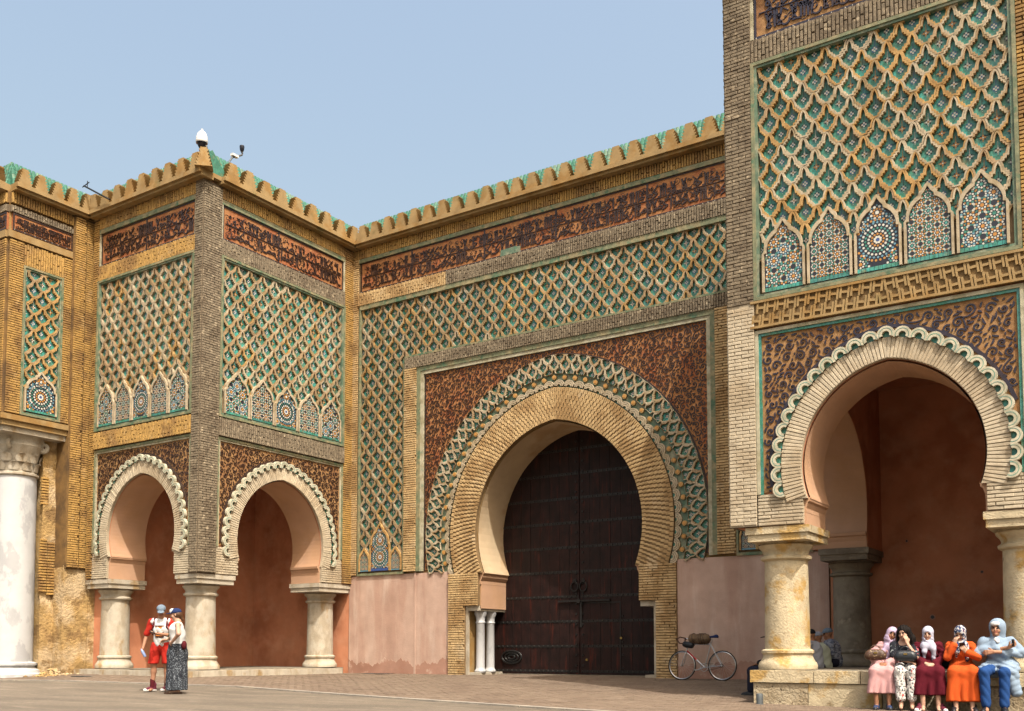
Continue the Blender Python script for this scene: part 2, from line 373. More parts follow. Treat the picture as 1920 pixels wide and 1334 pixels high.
def lattice(P, F, u0, u1, z0, z1, nx, dz, n, depth=.07, ribs=('rib_ochre', 'rib_pale', 'rib_tan'), rp=(.4, .3, .3), hole=None):
    dx = (u1-u0)/nx; rows = int((z1-z0)/(dz/2))+3
    for r in range(rows):
        zc = z1 - r*dz/2
        for k in range(nx+1):
            uc = u0 + (k + (.5 if r % 2 == 0 else 0.))*dx
            if uc-dx/2 > u1-.01 or zc-dz/2 > z1-.01 or zc+dz/2 < z0+.01 or uc > u1+dx*.5+.001: continue
            if hole and hole(uc, zc, dx, dz): continue
            fl = int(rng.integers(4)); rb = ribs[int(rng.choice(len(ribs), p=rp))]; gl = 'green_glaze' if rng.random() < .6 else 'teal_glaze'
            ms = [rb, gl, *FLOWERS[fl]]
            inside = uc-dx/2 > u0-.001 and uc+dx/2 < u1+.001 and zc-dz/2 > z0-.001 and zc+dz/2 < z1+.001
            M = F @ Matrix.Translation((uc+rng.normal(0, .003), zc+rng.normal(0, .003), n+rng.uniform(0, .005))) @ Matrix.Rotation(rng.normal(0, .008), 4, 'Z') @ Matrix.Rotation(rng.normal(0, .008), 4, 'X') @ Matrix.Rotation(rng.normal(0, .008), 4, 'Y')
            key = ('tile', round(dx, 4), round(dz, 4), depth, fl, rb, gl)
            if inside:
                if key not in Pieces.me: piece(key, cell_mb(dx, dz, depth, fl), ms)
                P.add('tile', key, M)
            else:
                mb = cell_mb(dx, dz, depth, fl); bm = bmesh.new(); vs_ = [bm.verts.new(v) for v in mb.v]
                for f, m in zip(mb.f, mb.m):
                    try: bm.faces.new([vs_[i] for i in f]).material_index = m
                    except ValueError: pass
                for co, no in (((u0-uc, 0, 0), (-1, 0, 0)), ((u1-uc, 0, 0), (1, 0, 0)), ((0, z0-zc, 0), (0, -1, 0)), ((0, z1-zc, 0), (0, 1, 0))):
                    bmesh.ops.bisect_plane(bm, geom=bm.verts[:]+bm.edges[:]+bm.faces[:], plane_co=co, plane_no=no, clear_outer=True)
                if bm.faces:
                    m2 = MB(); bm.verts.index_update(); m2.v = [tuple(v.co) for v in bm.verts]
                    m2.f = [tuple(v.index for v in f.verts) for f in bm.faces]; m2.m = [f.material_index for f in bm.faces]
                    k2 = ('tile', 'cut', len(Pieces.me)); piece(k2, m2, ms); P.add('tile', k2, M)
                bm.free()

# ---------------------------------------------------------------- small arched panels of cut tilework
def niche_outline(w, h):
    a = [(.5, 0), (.5, .56), (.44, .565), (.44, .63), (.40, .70), (.33, .765), (.24, .815), (.15, .845), (.135, .89), (.07, .93), (.03, .97), (0, 1.0)]
    return [(x*w, z*h) for x, z in a] + [(-x*w, z*h) for x, z in reversed(a[:-1])]
def pip(P, x, y):
    c = False; j = len(P)-1
    for i in range(len(P)):
        if (P[i][1] > y) != (P[j][1] > y) and x < (P[j][0]-P[i][0])*(y-P[i][1])/(P[j][1]-P[i][1])+P[i][0]: c = not c
        j = i
    return c
ZC = ['white_tile', 'orange_tile', 'teal_glaze', 'sky_tile', 'blue_tile', 'black_tile']
def zellige(parent, F, uc, zb, w, h, n, style, edge=('blue_tile', 'green_glaze'), frame='rib_pale'):
    O = niche_outline(w, h)
    mb = MB(); mb.prism([(uc+x, zb+z) for x, z in O], n, n+.02, 0, back=False)
    board = mb.build('tile_panel', ['black_tile'], parent, F)
    t = MB(); k = n+.0235
    def reg(x, z, r, sides, rot, mi):
        if pip(O, x*1.06, z) and z > .06*h: t.poly([(uc+x+r*math.cos(rot+2*PI*i/sides), zb+z+r*math.sin(rot+2*PI*i/sides), k) for i in range(sides)], mi)
    def rosette(x, z, R, cols):
        reg(x, z, R*.19, 8, 0, cols[0])
        for q in range(8):
            a = q*PI/4
            reg(x+R*.36*math.cos(a), z+R*.36*math.sin(a), R*.125, 4, a, cols[1])
            a += PI/8; reg(x+R*.58*math.cos(a), z+R*.58*math.sin(a), R*.135, 6, a, cols[2])
            a -= PI/8; reg(x+R*.70*math.cos(a), z+R*.70*math.sin(a), R*.10, 4, a, cols[3])
            a += PI/8; reg(x+R*.90*math.cos(a), z+R*.90*math.sin(a), R*.13, 5, a, cols[4])
    if style == 2:
        cy = .42*h if h < w*1.8 else .30*h
        for yy in ((cy,) if h < w*1.8 else (cy, .66*h)):
            reg(0, yy, w*.045, 8, 0, 4)
            for k_ in range(1, 8):
                m_ = (8, 12, 16, 20, 24, 28, 32)[k_-1]; rr = w*.073*k_
                for q in range(m_):
                    a = 2*PI*(q+.5*(k_ % 2))/m_; reg(rr*math.cos(a), yy+rr*math.sin(a), w*.0335, 5 if k_ % 2 else 4, a, (0, 1, 0, 2, 0, 3, 1)[k_-1])
        rosette(0, h*.80, w*.26, (0, 1, 0, 3, 3))
        for sx in (-1, 1): rosette(sx*w*.42, h*.12, w*.24, (1, 0, 2, 3, 0)); rosette(sx*w*.40, h*.68, w*.22, (3, 0, 3, 2, 0))
    else:
        g = w/2. if style in (0, 4) else w/2.6
        cs = [(1, 0, 1, 2, 0), (2, 0, 2, 1, 0), (1, 0, 3, 0, 2)]
        for j in range(int(h/g*2)+2):
            for i in range(-3, 4):
                x = i*g + (g/2 if j % 2 else 0); rosette(x, .02*h+j*g/2, g*.47, cs[(i+2*j+style) % 3] if style % 2 == 0 else cs[(j+style) % 2])
    for i in range(10):
        x0 = -w/2+w*i/10; t.poly([(uc+x0+.003, zb+.004, k), (uc+x0+w/10-.003, zb+.004, k), (uc+x0+w/10-.003, zb+.058*h, k), (uc+x0+.003, zb+.058*h, k)], 7 if style % 2 else 6)
    tt = t.build('tesserae', ZC+[edge[1], 'sky_tile' if edge[1] == 'blue_tile' else 'teal_glaze'], board, F); tt['kind'] = 'stuff'
    # raised surround
    I = [(uc+x, zb+z) for x, z in O]; fw = .036
    Q = [(uc+x+(fw if x > .001 else -fw if x < -.001 else 0)*(1 if z < .9*h else .7), zb+z+(fw*1.5 if z > .56*h else 0)) for x, z in O]
    fr = MB(); m = len(I)
    for i in range(m-1):
        a, b, c, d = I[i], I[i+1], Q[i+1], Q[i]
        fr.poly([(d[0], d[1], n+.055), (c[0], c[1], n+.055), (b[0], b[1], n+.055), (a[0], a[1], n+.055)])
        fr.poly([(a[0], a[1], n+.055), (b[0], b[1], n+.055), (b[0], b[1], n+.02), (a[0], a[1], n+.02)])
        fr.poly([(d[0], d[1], n-.0), (c[0], c[1], n-.0), (c[0], c[1], n+.055), (d[0], d[1], n+.055)])
    fr.build('tile_panel_frame', frame, parent, F)
def niche_row(parent, F, u0, u1, zb, count, w, h, n, frame='rib_pale', edge='green_glaze'):
    step = (u1-u0)/count
    for i in range(count): zellige(parent, F, u0+(i+.5)*step, zb, w, h, n, i, ('blue_tile', edge), frame)
    return lambda uc, zc, dx, dz: zc+dz*.5 < zb+h*.60 or (zc < zb+h*.8 and abs((uc-u0) % step - step/2) < w*.25)

# ---------------------------------------------------------------- glazed scroll ornament and calligraphy, cut in relief
def stroke(mb, pts, w0, w1, n0, n1, mi=0, mid=None):
    k = len(pts); ws = []
    for i in range(k):
        s = i/(k-1); ws.append((w0*(1-s)+w1*s) if mid is None else (w0*(1-s)**2+2*mid*s*(1-s)*1.6+w1*s*s))
    mb.ribbon(pts, ws, n0, n1, mi)
def arabesque(inside, box, scale, n0, n1, seed=1, lw=.021, fill=True):
    """packed scrolls joined by stems; leaf strokes fill what ground is left, keeping clear of their neighbours"""
    r = np.random.default_rng(seed); mb = MB(); u0, u1, z0, z1 = box; pts = []; grid = {}; g = scale; C = .007
    occ = np.zeros((int((u1-u0)/C)+3, int((z1-z0)/C)+3), bool); gap = lw*.75
    def mark(q, rad):
        k = max(1, int(round(rad/C)))
        for x, z in q:
            i, j = int((x-u0)/C), int((z-z0)/C); occ[max(0, i-k):i+k+1, max(0, j-k):j+k+1] = True
    def free(x, z): return not occ[min(max(int((x-u0)/C), 0), occ.shape[0]-1), min(max(int((z-z0)/C), 0), occ.shape[1]-1)]
    area = (u1-u0)*(z1-z0)
    for _ in range(int(area/(scale*scale)*26)):
        x, z = r.uniform(u0, u1), r.uniform(z0, z1)
        if not inside(x, z, scale*.36): continue
        k = (int(x/g), int(z/g))
        if any((x-a)**2+(z-b)**2 < scale*scale for i in (-1, 0, 1) for j in (-1, 0, 1) for a, b in grid.get((k[0]+i, k[1]+j), ())): continue
        grid.setdefault(k, []).append((x, z)); pts.append((x, z))
    st = []
    for x, z in pts:
        h = r.choice((-1, 1)); a0 = r.uniform(0, 2*PI); R = scale*r.uniform(.38, .50); q = []; turns = r.uniform(1.05, 1.4)
        for i in range(16):
            s = i/15; a = a0+h*s*turns*2*PI; rr = R*(1-s*.93)**.9
            q.append((x+rr*math.cos(a), z+rr*math.sin(a)))
        if all(inside(a, b, .006) for a, b in q[::2]): stroke(mb, q, lw, lw*.75, n0, n1); mark(q, lw+gap); st.append((q[0], (-math.sin(a0)*h, math.cos(a0)*h)))
        mb.disc(q[-1][0], q[-1][1], lw*1.2, n0, n1, 0, 6)
    def bez(p0, c0, c1, e, k): return [((1-t)**3*p0[0]+3*t*(1-t)**2*c0[0]+3*t*t*(1-t)*c1[0]+t**3*e[0], (1-t)**3*p0[1]+3*t*(1-t)**2*c0[1]+3*t*t*(1-t)*c1[1]+t**3*e[1]) for t in [i/k for i in range(k+1)]]
    A = np.array([p for p, _ in st]) if st else np.zeros((0, 2))
    for i, (p, d) in enumerate(st):
        nb = np.argsort(((A-np.array(p))**2).sum(1))[1:2]
        for j in nb:
            e, f = st[j]
            if math.dist(p, e) > scale*1.7: continue
            L = scale*.4; q = bez(p, (p[0]-d[0]*L, p[1]-d[1]*L), (e[0]-f[0]*L, e[1]-f[1]*L), e, 9)
            if all(inside(*v, .006) for v in q) and sum(free(*v) for v in q[2:-2]) >= 4: stroke(mb, q, lw*.8, lw*.8, n0, n1); mark(q, lw*.8+gap)
    if fill:
        for sz in (1., .7, .45):
            for _ in range(int(area/(lw*lw*9))):
                x, z = r.uniform(u0, u1), r.uniform(z0, z1)
                if not free(x, z) or not inside(x, z, lw): continue
                a = r.uniform(0, 2*PI); bnd = r.uniform(-1.6, 1.6); L = lw*r.uniform(6, 9)*sz; q = [(x, z)]
                for i in range(5): a += bnd/5; q.append((q[-1][0]+L/5*math.cos(a), q[-1][1]+L/5*math.sin(a)))
                if all(free(*v) and inside(*v, lw*.6) for v in q): stroke(mb, q, lw*.35, lw*.25, n0, n1, 0, lw*1.25*(.6+.4*sz)); mark(q, lw*.9+gap)
    return mb
def calligraphy(u0, u1, z0, z1, n0, n1, seed):
    """two tiers of joined thuluth-like letters: tall stems, bowls, loops, teeth and dots"""
    r = np.random.default_rng(seed); mb = MB(); H = z1-z0; lw = H*.022
    def arc(cx, cz, rx, rz, a0, a1, w=lw, k=9, w1=None):
        stroke(mb, [(cx+rx*math.cos(a0+(a1-a0)*i/k), cz+rz*math.sin(a0+(a1-a0)*i/k)) for i in range(k+1)], w, w1 or w*.6, n0, n1)
    def line(a, b, w=lw, w1=None, bend=0.):
        q = []
        for i in range(6):
            s = i/5; o = bend*math.sin(PI*s); q.append((a[0]+(b[0]-a[0])*s+o, a[1]+(b[1]-a[1])*s))
        stroke(mb, q, w, w1 or w, n0, n1)
    def dot(x, z): mb.disc(x, z, lw*1.25, n0, n1, 0, 4, r.uniform(0, .5))
    for tier in range(2):
        base = z0+H*(.10 if tier == 0 else .53); h = H*.36; u = u1-H*.06
        while u > u0+H*.2:
            k = r.integers(8); s = H*.1
            if k == 0: line((u, base-.02*H), (u+r.uniform(-.01, .02), base+h), lw*.9, lw*1.35); adv = .085
            elif k == 1:                                     # alif-lam pair
                for d in (0, .075): line((u-d*H, base), (u-d*H+.006, base+h*r.uniform(.92, 1.04)), lw*.85, lw*1.3)
                line((u-.075*H, base), (u-.17*H, base+.01*H), lw, lw*.8); adv = .19
            elif k == 2:                                     # bowl
                arc(u-s*.9, base+.06*H, s*.9, s*.95, .1, -PI-.2, lw*1.1); dot(u-s*.9, base+.13*H); adv = .2
            elif k == 3:                                     # loop and tail
                arc(u-s*.45, base+.13*H, s*.42, s*.5, 0, 2*PI, lw); arc(u-s*.75, base+.08*H, s*.8, s*.95, .3, -PI*.55, lw, 8, lw*.4); adv = .17
            elif k == 4:                                     # teeth
                for d in range(3): arc(u-s*(.3+.5*d), base+.05*H, s*.25, s*.38, 0, -PI, lw*.8, 6, lw*.8)
                line((u-s*1.55, base+.04*H), (u-s*1.9, base+h*.5), lw*.8); adv = .2
            elif k == 5:                                     # kaf: long diagonal
                line((u-s*1.8, base+h*.5), (u, base+h*1.02), lw*.8, lw, .0); line((u-s*1.8, base+h*.5), (u-s*.2, base+.1*H), lw); line((u-s*.2, base+.1*H), (u-s*2, base), lw); adv = .2
            elif k == 6:                                     # lam-alif
                line((u, base+h), (u-s*1.1, base+.02*H), lw*1.2, lw*.8, .012); line((u-s*1.2, base+h), (u-s*.1, base+.03*H), lw*1.2, lw*.8, -.012); arc(u-s*.6, base+.045*H, s*.5, s*.4, 0, -PI, lw); adv = .17
            else:                                            # sad: long eye
                arc(u-s*.8, base+.10*H, s*.75, s*.42, 0, 2*PI, lw, 12); line((u-s*1.5, base+.04*H), (u-s*1.9, base+.1*H), lw); adv = .22
            if r.random() < .6: dot(u-r.uniform(0, .12)*H, base+h*r.uniform(.6, .95))
            if r.random() < .8: arc(u-r.uniform(.02, .1)*H, base+h*r.uniform(.5, .85), .035*H, .04*H, r.uniform(0, 6), r.uniform(7, 11), lw*.55)
            if r.random() < .5: line((u-.02*H, base+h*.7), (u-.13*H, base+h*.93), lw*.5)
            u -= adv*H*r.uniform(.84, .98)
        line((u1-H*.05, base-.035*H), (u0+H*.05, base-.035*H), lw*.45) if tier else None
    return mb
def inscription(parent, F, u0, u1, z0, z1, n, seed, ground='terracotta', ink='dark_glaze'):
    b = MB(); b.box(u0, u1, z0, z1, 0, n); pl = b.build('inscription_panel', ground, parent, F)
    e = .05; mb = calligraphy(u0+e, u1-e, z0+e, z1-e, n, n+.02, seed)
    mb.build('lettering', ink, pl, F)
    fl = arabesque(lambda u, z, q: u0+.07+q < u < u1-.07-q and z0+.07+q < z < z1-.06-q, (u0, u1, z0, z1), .19, n, n+.008, seed+100, .004, False); fl.build('lettering_scrolls', ink, pl, F)['kind'] = 'stuff'
    k = MB(); k.box(u0, u1, z0, z0+e*.9, n, n+.014); k.box(u0, u1, z1-e*.7, z1, n, n+.014); k.box(u0, u0+e*.8, z0+e*.9, z1-e*.7, n, n+.014); k.box(u1-e*.8, u1, z0+e*.9, z1-e*.7, n, n+.014)
    t = u0+1.9
    while t < u1-.8: k.box(t, t+.05, z0+e*.9, z1-e*.7, n, n+.012); t += rng.uniform(2.1, 2.8)
    k.build('inscription_border', ink, pl, F)
    d = MB(); t = u0+.04
    while t < u1-.03: d.disc(t, z0+e*.45, .009, n+.014, n+.017, 0, 6); t += rng.uniform(.1, .3)
    d.build('inscription_dot', 'white_tile', pl, F)['kind'] = 'stuff'
    return pl

# ---------------------------------------------------------------- scalloped arch border
def lobe_mb(R, seg=11):
    mb = MB(); a0, a1 = -.12*PI, 1.12*PI
    def ring(r0, r1, n0, n1, mi):
        for i in range(seg):
            p, q = a0+(a1-a0)*i/seg, a0+(a1-a0)*(i+1)/seg
            c = [(r0*math.cos(p), r0*math.sin(p)), (r1*math.cos(p), r1*math.sin(p)), (r1*math.cos(q), r1*math.sin(q)), (r0*math.cos(q), r0*math.sin(q))]
            mb.poly([(x, z, n1) for x, z in c], mi)
            mb.poly([(c[1][0], c[1][1], n0), (c[2][0], c[2][1], n0), (c[2][0], c[2][1], n1), (c[1][0], c[1][1], n1)], mi)
            mb.poly([(c[3][0], c[3][1], n0), (c[0][0], c[0][1], n0), (c[0][0], c[0][1], n1), (c[3][0], c[3][1], n1)], mi)
    ring(R*.42, R, 0, .075, 0); ring(R*.71, R*.77, .07, .077, 1)
    mb.disc(0, 0, R*.44, -.01, .006, 2, 10)
    return mb
def scallops(P, F, A, r, count, R, n, m0='lobe_white'):
    key = ('scallop', round(R, 3), m0)
    if key not in Pieces.me: piece(key, lobe_mb(R), [m0, 'teal_glaze', 'green_glaze'])
    for i in range(count):
        t = -.985+1.97*(i+.5)/count; p = A.pt(t, r)
        P.add('scallop', key, F @ Matrix.Translation((p[0], p[1], n+(i % 2)*.004)) @ Matrix.Rotation(A.ang(t, r), 4, 'Z'))

# ---------------------------------------------------------------- parapet: slab, stepped merlons, green roof tiles
mat('roof_green', (.055, .19, .13), rough=.7, var=.4, scale=22, c2=(.07, .24, .17), s2=6., c3=(.17, .20, .10), s3=5., spec=.25, bump=.2); mat('roof_pale', (.17, .27, .19), rough=.6, var=.4, scale=22, c2=(.10, .27, .19), s2=6., spec=.25, bump=.2)
def merlon_key():
    key = ('merlon',)
    if key not in Pieces.me:
        L = [(.235, 0), (.235, .03)]; x = .225
        for i in range(5): L += [(x-.052, .035+.088*i), (x-.008, .035+.088*(i+1)-.006)]; x -= .022
        L += [(.085, .49), (.092, .53)]
        mb = MB(); mb.prism(L + [(-a, b) for a, b in reversed(L)], -.11, .09); piece(key, mb, ['ochre_plain'])
    return key
def roof_tile_key():
    key = ('roof_tile',)
    if key not in Pieces.me:
        mb = MB(); k = 5
        a = [(.055*math.cos(PI*i/k), .022*math.sin(PI*i/k)) for i in range(k+1)]
        for i in range(k): mb.poly([(a[i][0], 0, a[i][1]), (a[i][0]*.9, .2, a[i][1]*.9), (a[i+1][0]*.9, .2, a[i+1][1]*.9), (a[i+1][0], 0, a[i+1][1])][::-1])
        piece(key, mb, ['roof_green']); piece(('roof_tile', 2), mb, ['roof_green']); piece(('roof_tile', 3), mb, ['roof_pale'])
    return key
def parapet(P, F, parent, u0, u1, count, m0=True, m1=True, z=12.62):
    mb = MB(); mb.prism([(0, 0)]*3, 0, 0) if False else None
    mb.box(u0, u1, z, z+.11, -.6, .34); mb.box(u0, u1, z-.07, z, -.1, .27); mb.build('cornice_slab', 'ochre_plain', parent, F)
    step = (u1-u0)/count
    for i in range(count):
        P.add('merlon', merlon_key(), F @ Matrix.Translation((u0+(i+.5)*step+rng.normal(0, .008), z+.11, .21)) @ Matrix.Rotation(rng.normal(0, .012), 4, 'Z') @ Matrix.Diagonal((step/.50*1.0, rng.uniform(.78, .87), 1, 1)))
    roof_tile_key(); n = int((u1-u0)/.115); tilt = math.radians(-15)
    b = MB(); b.prism([(0, 0)]*0, 0, 0) if False else None
    b.v = [(u0, z+.11, .10), (u1, z+.11, .10), (u1, z+.68, -.045), (u0, z+.68, -.045), (u0, z+.11, -.6), (u1, z+.11, -.6)]; b.f = [(0, 1, 2, 3), (3, 2, 5, 4), (0, 3, 4), (1, 5, 2)]; b.m = [0]*4
    b.build('roof_bed', 'roof_green', parent, F)
    for i in range(n):
        for j in range(4):
            P.add('roof_tile', ('roof_tile', 2) if rng.random() < .4 else ('roof_tile', 3) if rng.random() < .35 else ('roof_tile',), F @ Matrix.Translation((u0+(i+.5)*.115, z+.115+.142*j, .105-.036*j)) @ Matrix.Rotation(tilt, 4, 'X'))
def dentils(P, F, parent, m, mort, u0, u1, z0, z1):
    coursed(P, F, parent, m, mort, u0, u1, z0, z1, .06, .1, bw=(z1-z0)*.98, ch=.07, joint=.022, vertical=True, name='cornice_bed')
def band(P, F, parent, m, mort, u0, u1, z0, z1, n0=.075, n1=.105, ch=.066):
    coursed(P, F, parent, m, mort, u0, u1, z0, z1, n0, n1, bw=(z1-z0)/2, ch=ch, joint=.02, vertical=True, name='brick_band_bed')
def strip(parent, F, m, u0, u1, z0, z1, n0, n1, name='moulding'):
    mb = MB(); mb.box(u0, u1, z0, z1, n0, n1); return mb.build(name, m, parent, F)
def frame(parent, F, m, u0, u1, z0, z1, w, n0, n1, name='moulding', bottom=True, inner=None):
    """rectangular moulding with a bead; u0..z1 is the outer edge"""
    for a in (0, 1):
        mm = m if a == 0 else (inner or m); ww = w*.55 if a == 0 else w; d = 0 if a == 0 else w*.55; nn = n1 if a == 0 else n1-.022
        x0, x1, y0, y1 = u0+d, u1-d, z0+(d if bottom else 0), z1-d; t = w*.55 if a == 0 else w*.45
        mb = MB(); mb.box(x0, x1, y1-t, y1, n0, nn)
        lo = y0
        if bottom: mb.box(x0, x1, y0, y0+t, n0, nn); lo = y0+t
        mb.box(x0, x0+t, lo, y1-t, n0, nn); mb.box(x1-t, x1, lo, y1-t, n0, nn)
        mb.build(name, mm, parent, F)

# ---------------------------------------------------------------- columns
def column(parent, x, y, z0, zc, ztop, r, m, mcap=None, abac=None, fat=1., name='column', seg=28):
    """short shaft with ringed base and bell capital; abac=(x0,x1,y0,y1) is the abacus block"""
    mcap = mcap or m; T = Matrix.Translation((x, y, 0))
    b = MB(); hb = .34
    b.lathe([(r*1.3, z0), (r*1.32, z0+.06), (r*1.27, z0+.11), (r*1.17, z0+.16), (r*1.1, z0+.22), (r*1.1, z0+.25), (r*1.17, z0+.275), (r*1.17, z0+.315), (r*1.05, z0+hb)], seg=seg)
    base = b.build('column_base', mcap, parent, T, smooth=True)
    s = MB(); k = 9; prof = [(r*(1.015-.05*(i/k)), z0+hb+(zc-z0-hb)*i/k) for i in range(k+1)]; s.lathe(prof, seg=seg)
    sh = s.build('column_shaft', m, parent, T, smooth=True)
    c = MB(); h = ztop-zc
    c.lathe([(r*.98, zc), (r*1.13, zc+.03), (r*1.15, zc+.07), (r*1.02, zc+.10), (r*1.0, zc+h*.42), (r*1.06, zc+h*.58), (r*1.2, zc+h*.76), (r*1.22, zc+h*.86), (r*1.1, zc+h*.9), (r*1.12, ztop)], seg=seg)
    cp = c.build('column_capital', mcap, parent, T, smooth=True)
    if abac:
        a = MB(); x0, x1, y0, y1 = abac
        def bx(x0, x1, y0, y1, za, zb):
            b0 = len(a.v); a.v.extend([(x0, y0, za), (x1, y0, za), (x1, y1, za), (x0, y1, za), (x0, y0, zb), (x1, y0, zb), (x1, y1, zb), (x0, y1, zb)])
            a.f.extend([tuple(b0+i for i in t) for t in ((3, 2, 1, 0), (4, 5, 6, 7), (0, 1, 5, 4), (1, 2, 6, 5), (2, 3, 7, 6), (3, 0, 4, 7))]); a.m.extend([0]*6)
        bx(x0+.05, x1-.05, y0+.05, y1-.05, ztop, ztop+.12); bx(x0+.02, x1-.02, y0+.02, y1-.02, ztop+.12, ztop+.235)
        a.build('abacus', mcap, parent)
# ================================================================ ground
def gz(x, y):
    xx = max(-9, min(9, x)); g = max(0., min(1., -y/5.5)) if y > -5.5 else max(0., 1-(-5.5-y)/5)
    return .08 + .018*max(min(y, 0), -40) - .0155*xx*g
xs = [-900, -300, -120, -60, -40] + list(np.arange(-30, 30.1, 1.)) + [40, 60, 120, 300, 900]
ys = [-900, -300, -120, -60, -45] + list(np.arange(-40, 8.1, 1.)) + [20, 60, 200, 900]
gm = MB(); gm.v = [(float(x), float(y), gz(x, y)) for y in ys for x in xs]; nxs = len(xs)
gm.f = [(j*nxs+i, j*nxs+i+1, (j+1)*nxs+i+1, (j+1)*nxs+i) for j in range(len(ys)-1) for i in range(nxs-1)]; gm.m = [0]*len(gm.f)
road = gm.build('road', 'road_paving', smooth=True, kind='structure'); tag(road, 'worn beige paved roadway in front of the gateway')
KL = [(-16, -8.6), (-9, -7.7), (-3.4, -7.3), (3.8, -8.75), (7.3, -9.5), (16, -11.3)]
def kerb_y(x):
    for (a, b), (c, d) in zip(KL[:-1], KL[1:]):
        if x <= c: return b+(d-b)*(x-a)/(c-a)
    return KL[-1][1]
pav = MB(); px_ = list(np.arange(-15, 15.01, .5)); rowsn = 14
for x in px_:
    for j in range(rowsn+1):
        y = kerb_y(x)*(1-j/rowsn)+1.5*j/rowsn; pav.v.append((float(x), y, gz(x, y)+.006))
for i in range(len(px_)-1):
    for j in range(rowsn):
        a = i*(rowsn+1)+j; pav.f.append((a, a+rowsn+1, a+rowsn+2, a+1)); pav.m.append(0)
pavement = pav.build('pavement', 'paving_joint', smooth=True, kind='structure'); tag(pavement, 'brick paved apron between the gateway and the road')
PP = Pieces(); mb = MB(); mb.box(-.5, .5, -.5, .5, 0, 1, back=False); piece(('paver',), mb, ['paving_brick'])
y = 1.3; r = 0
while y > -11.5:
    x = -13 + (.115 if r % 2 else 0)
    while x < 14.5:
        if y > kerb_y(x)+.12 and not (abs(x) > 6.5 and y > -4.0):
            dzx = (gz(x+.1, y)-gz(x-.1, y))/.2; dzy = (gz(x, y+.1)-gz(x, y-.1))/.2
            M = Matrix.Translation((x, y+.012*math.sin(x*2.1+y), gz(x, y)+.002)) @ Matrix.Rotation(math.atan(dzy)+rng.normal(0, .006), 4, 'X') @ Matrix.Rotation(-math.atan(dzx)+rng.normal(0, .006), 4, 'Y') @ Matrix.Rotation(rng.normal(0, .02), 4, 'Z') @ Matrix.Diagonal((.216, .102, .014+rng.uniform(-.002, .003), 1))
            PP.add('paving_brick', ('paver',), M)
        x += .23
    y -= .114; r += 1
PP.flush(pavement)
KP = Pieces(); piece(('kerbstone',), mb, ['kerb_stone'])
x = -15.
while x < 15:
    y0, y1 = kerb_y(x), kerb_y(x+.9); a = math.atan2(y1-y0, .9); xm, ym = x+.45, (y0+y1)/2
    KP.add('kerb_stone', ('kerbstone',), Matrix.Translation((xm, ym, gz(xm, ym)-.03)) @ Matrix.Rotation(a, 4, 'Z') @ Matrix.Rotation(-math.atan(gz(x+.9, y1)-gz(x, y0)), 4, 'Y') @ Matrix.Diagonal((.885/math.cos(a), .16, .055, 1))); x += .9
KP.flush(pavement)

# ================================================================ central gateway wall
GW = thing('gateway_wall', 'tall gateway wall with huge horseshoe arch, tile lattice and dark calligraphy band', 'gateway', (0, .6, .08))
FM = face((0, 0, 0), (1, 0, 0), (0, -1, 0)); P = Pieces()
AM = Arch(.06, 3.84, .35, 2.80); RO, RB_, RM = 2.80, 3.63, 4.47
JH, NH = 2.36, 2.74; DZ = -1.2       # jamb half width, nook half width, door depth (n)
hw = 6.91
c = AM.curve(RO, 60); Lh = [p for p in c if p[0] <= AM.uc+1e-6]; Rh = [p for p in c if p[0] >= AM.uc-1e-6]
mb = MB()
mb.prism([(-hw-5, -.3), (AM.uc-NH, -.3), (AM.uc-NH, 1.86), (AM.uc-JH, 1.86), (AM.uc-JH, 2.8)] + Lh + [(AM.uc, 12.62), (-hw-5, 12.62)], -1.6, 0)
mb.prism([(hw+5, -.3), (hw+5, 12.62), (AM.uc, 12.62)] + Rh + [(AM.uc+JH, 2.8), (AM.uc+JH, 1.86), (AM.uc+NH, 1.86), (AM.uc+NH, -.3)], -1.6, 0)
mb.build('wall', 'ochre_plain', GW, FM)
soffit(GW, FM, AM, RO, DZ-.05, -.002, 'cream_plaster', 2.8, JH)
# imposts and jamb plaster
for s in (-1, 1):
    m = MB(); u = AM.uc+s*JH
    prof = [(.034, 0), (.034, .10), (.05, .12), (.09, .19), (.10, .26), (.13, .28), (.13, .33), (-.05, .33), (-.05, 0)]
    Pf = [(u-s*a, 2.50+b) for a, b in prof]; m.prism(Pf if s > 0 else Pf[::-1], DZ-.02, .02); m.build('impost', 'peach_plaster', GW, FM)
    m = MB(); m.box(min(u, u-s*.03), max(u, u-s*.03), 1.86, 2.5, DZ-.02, -.02); m.build('jamb_plaster', 'peach_plaster', GW, FM)
    # marble nook: frame and paired colonnettes
    v = AM.uc+s*NH
    m = MB(); m.box(min(v, v+s*.02)-.03, max(v, v+s*.02)+.03, .05, 1.93, -.02, .045)
    m.box(min(v, v-s*.38), max(v, v-s*.38), 1.80, 1.93, DZ-.02, .04); m.box(min(v, v-s*.3), max(v, v-s*.3), .0, .16, DZ-.02, -.03); m.build('nook_frame', 'limestone', GW, FM)
    for q in range(2 if s < 0 else 0):
        k = MB(); yy = .28+.46*q; cx = AM.uc+s*(NH-.2)
        k.lathe([(.15, .16), (.16, .2), (.125, .25), (.12, .3), (.115, 1.45), (.14, 1.49), (.115, 1.53), (.13, 1.64), (.17, 1.72), (.17, 1.80)], seg=16)
        k.build('colonnette', 'white_marble', GW, Matrix.Translation((cx, yy, 0)), smooth=True)
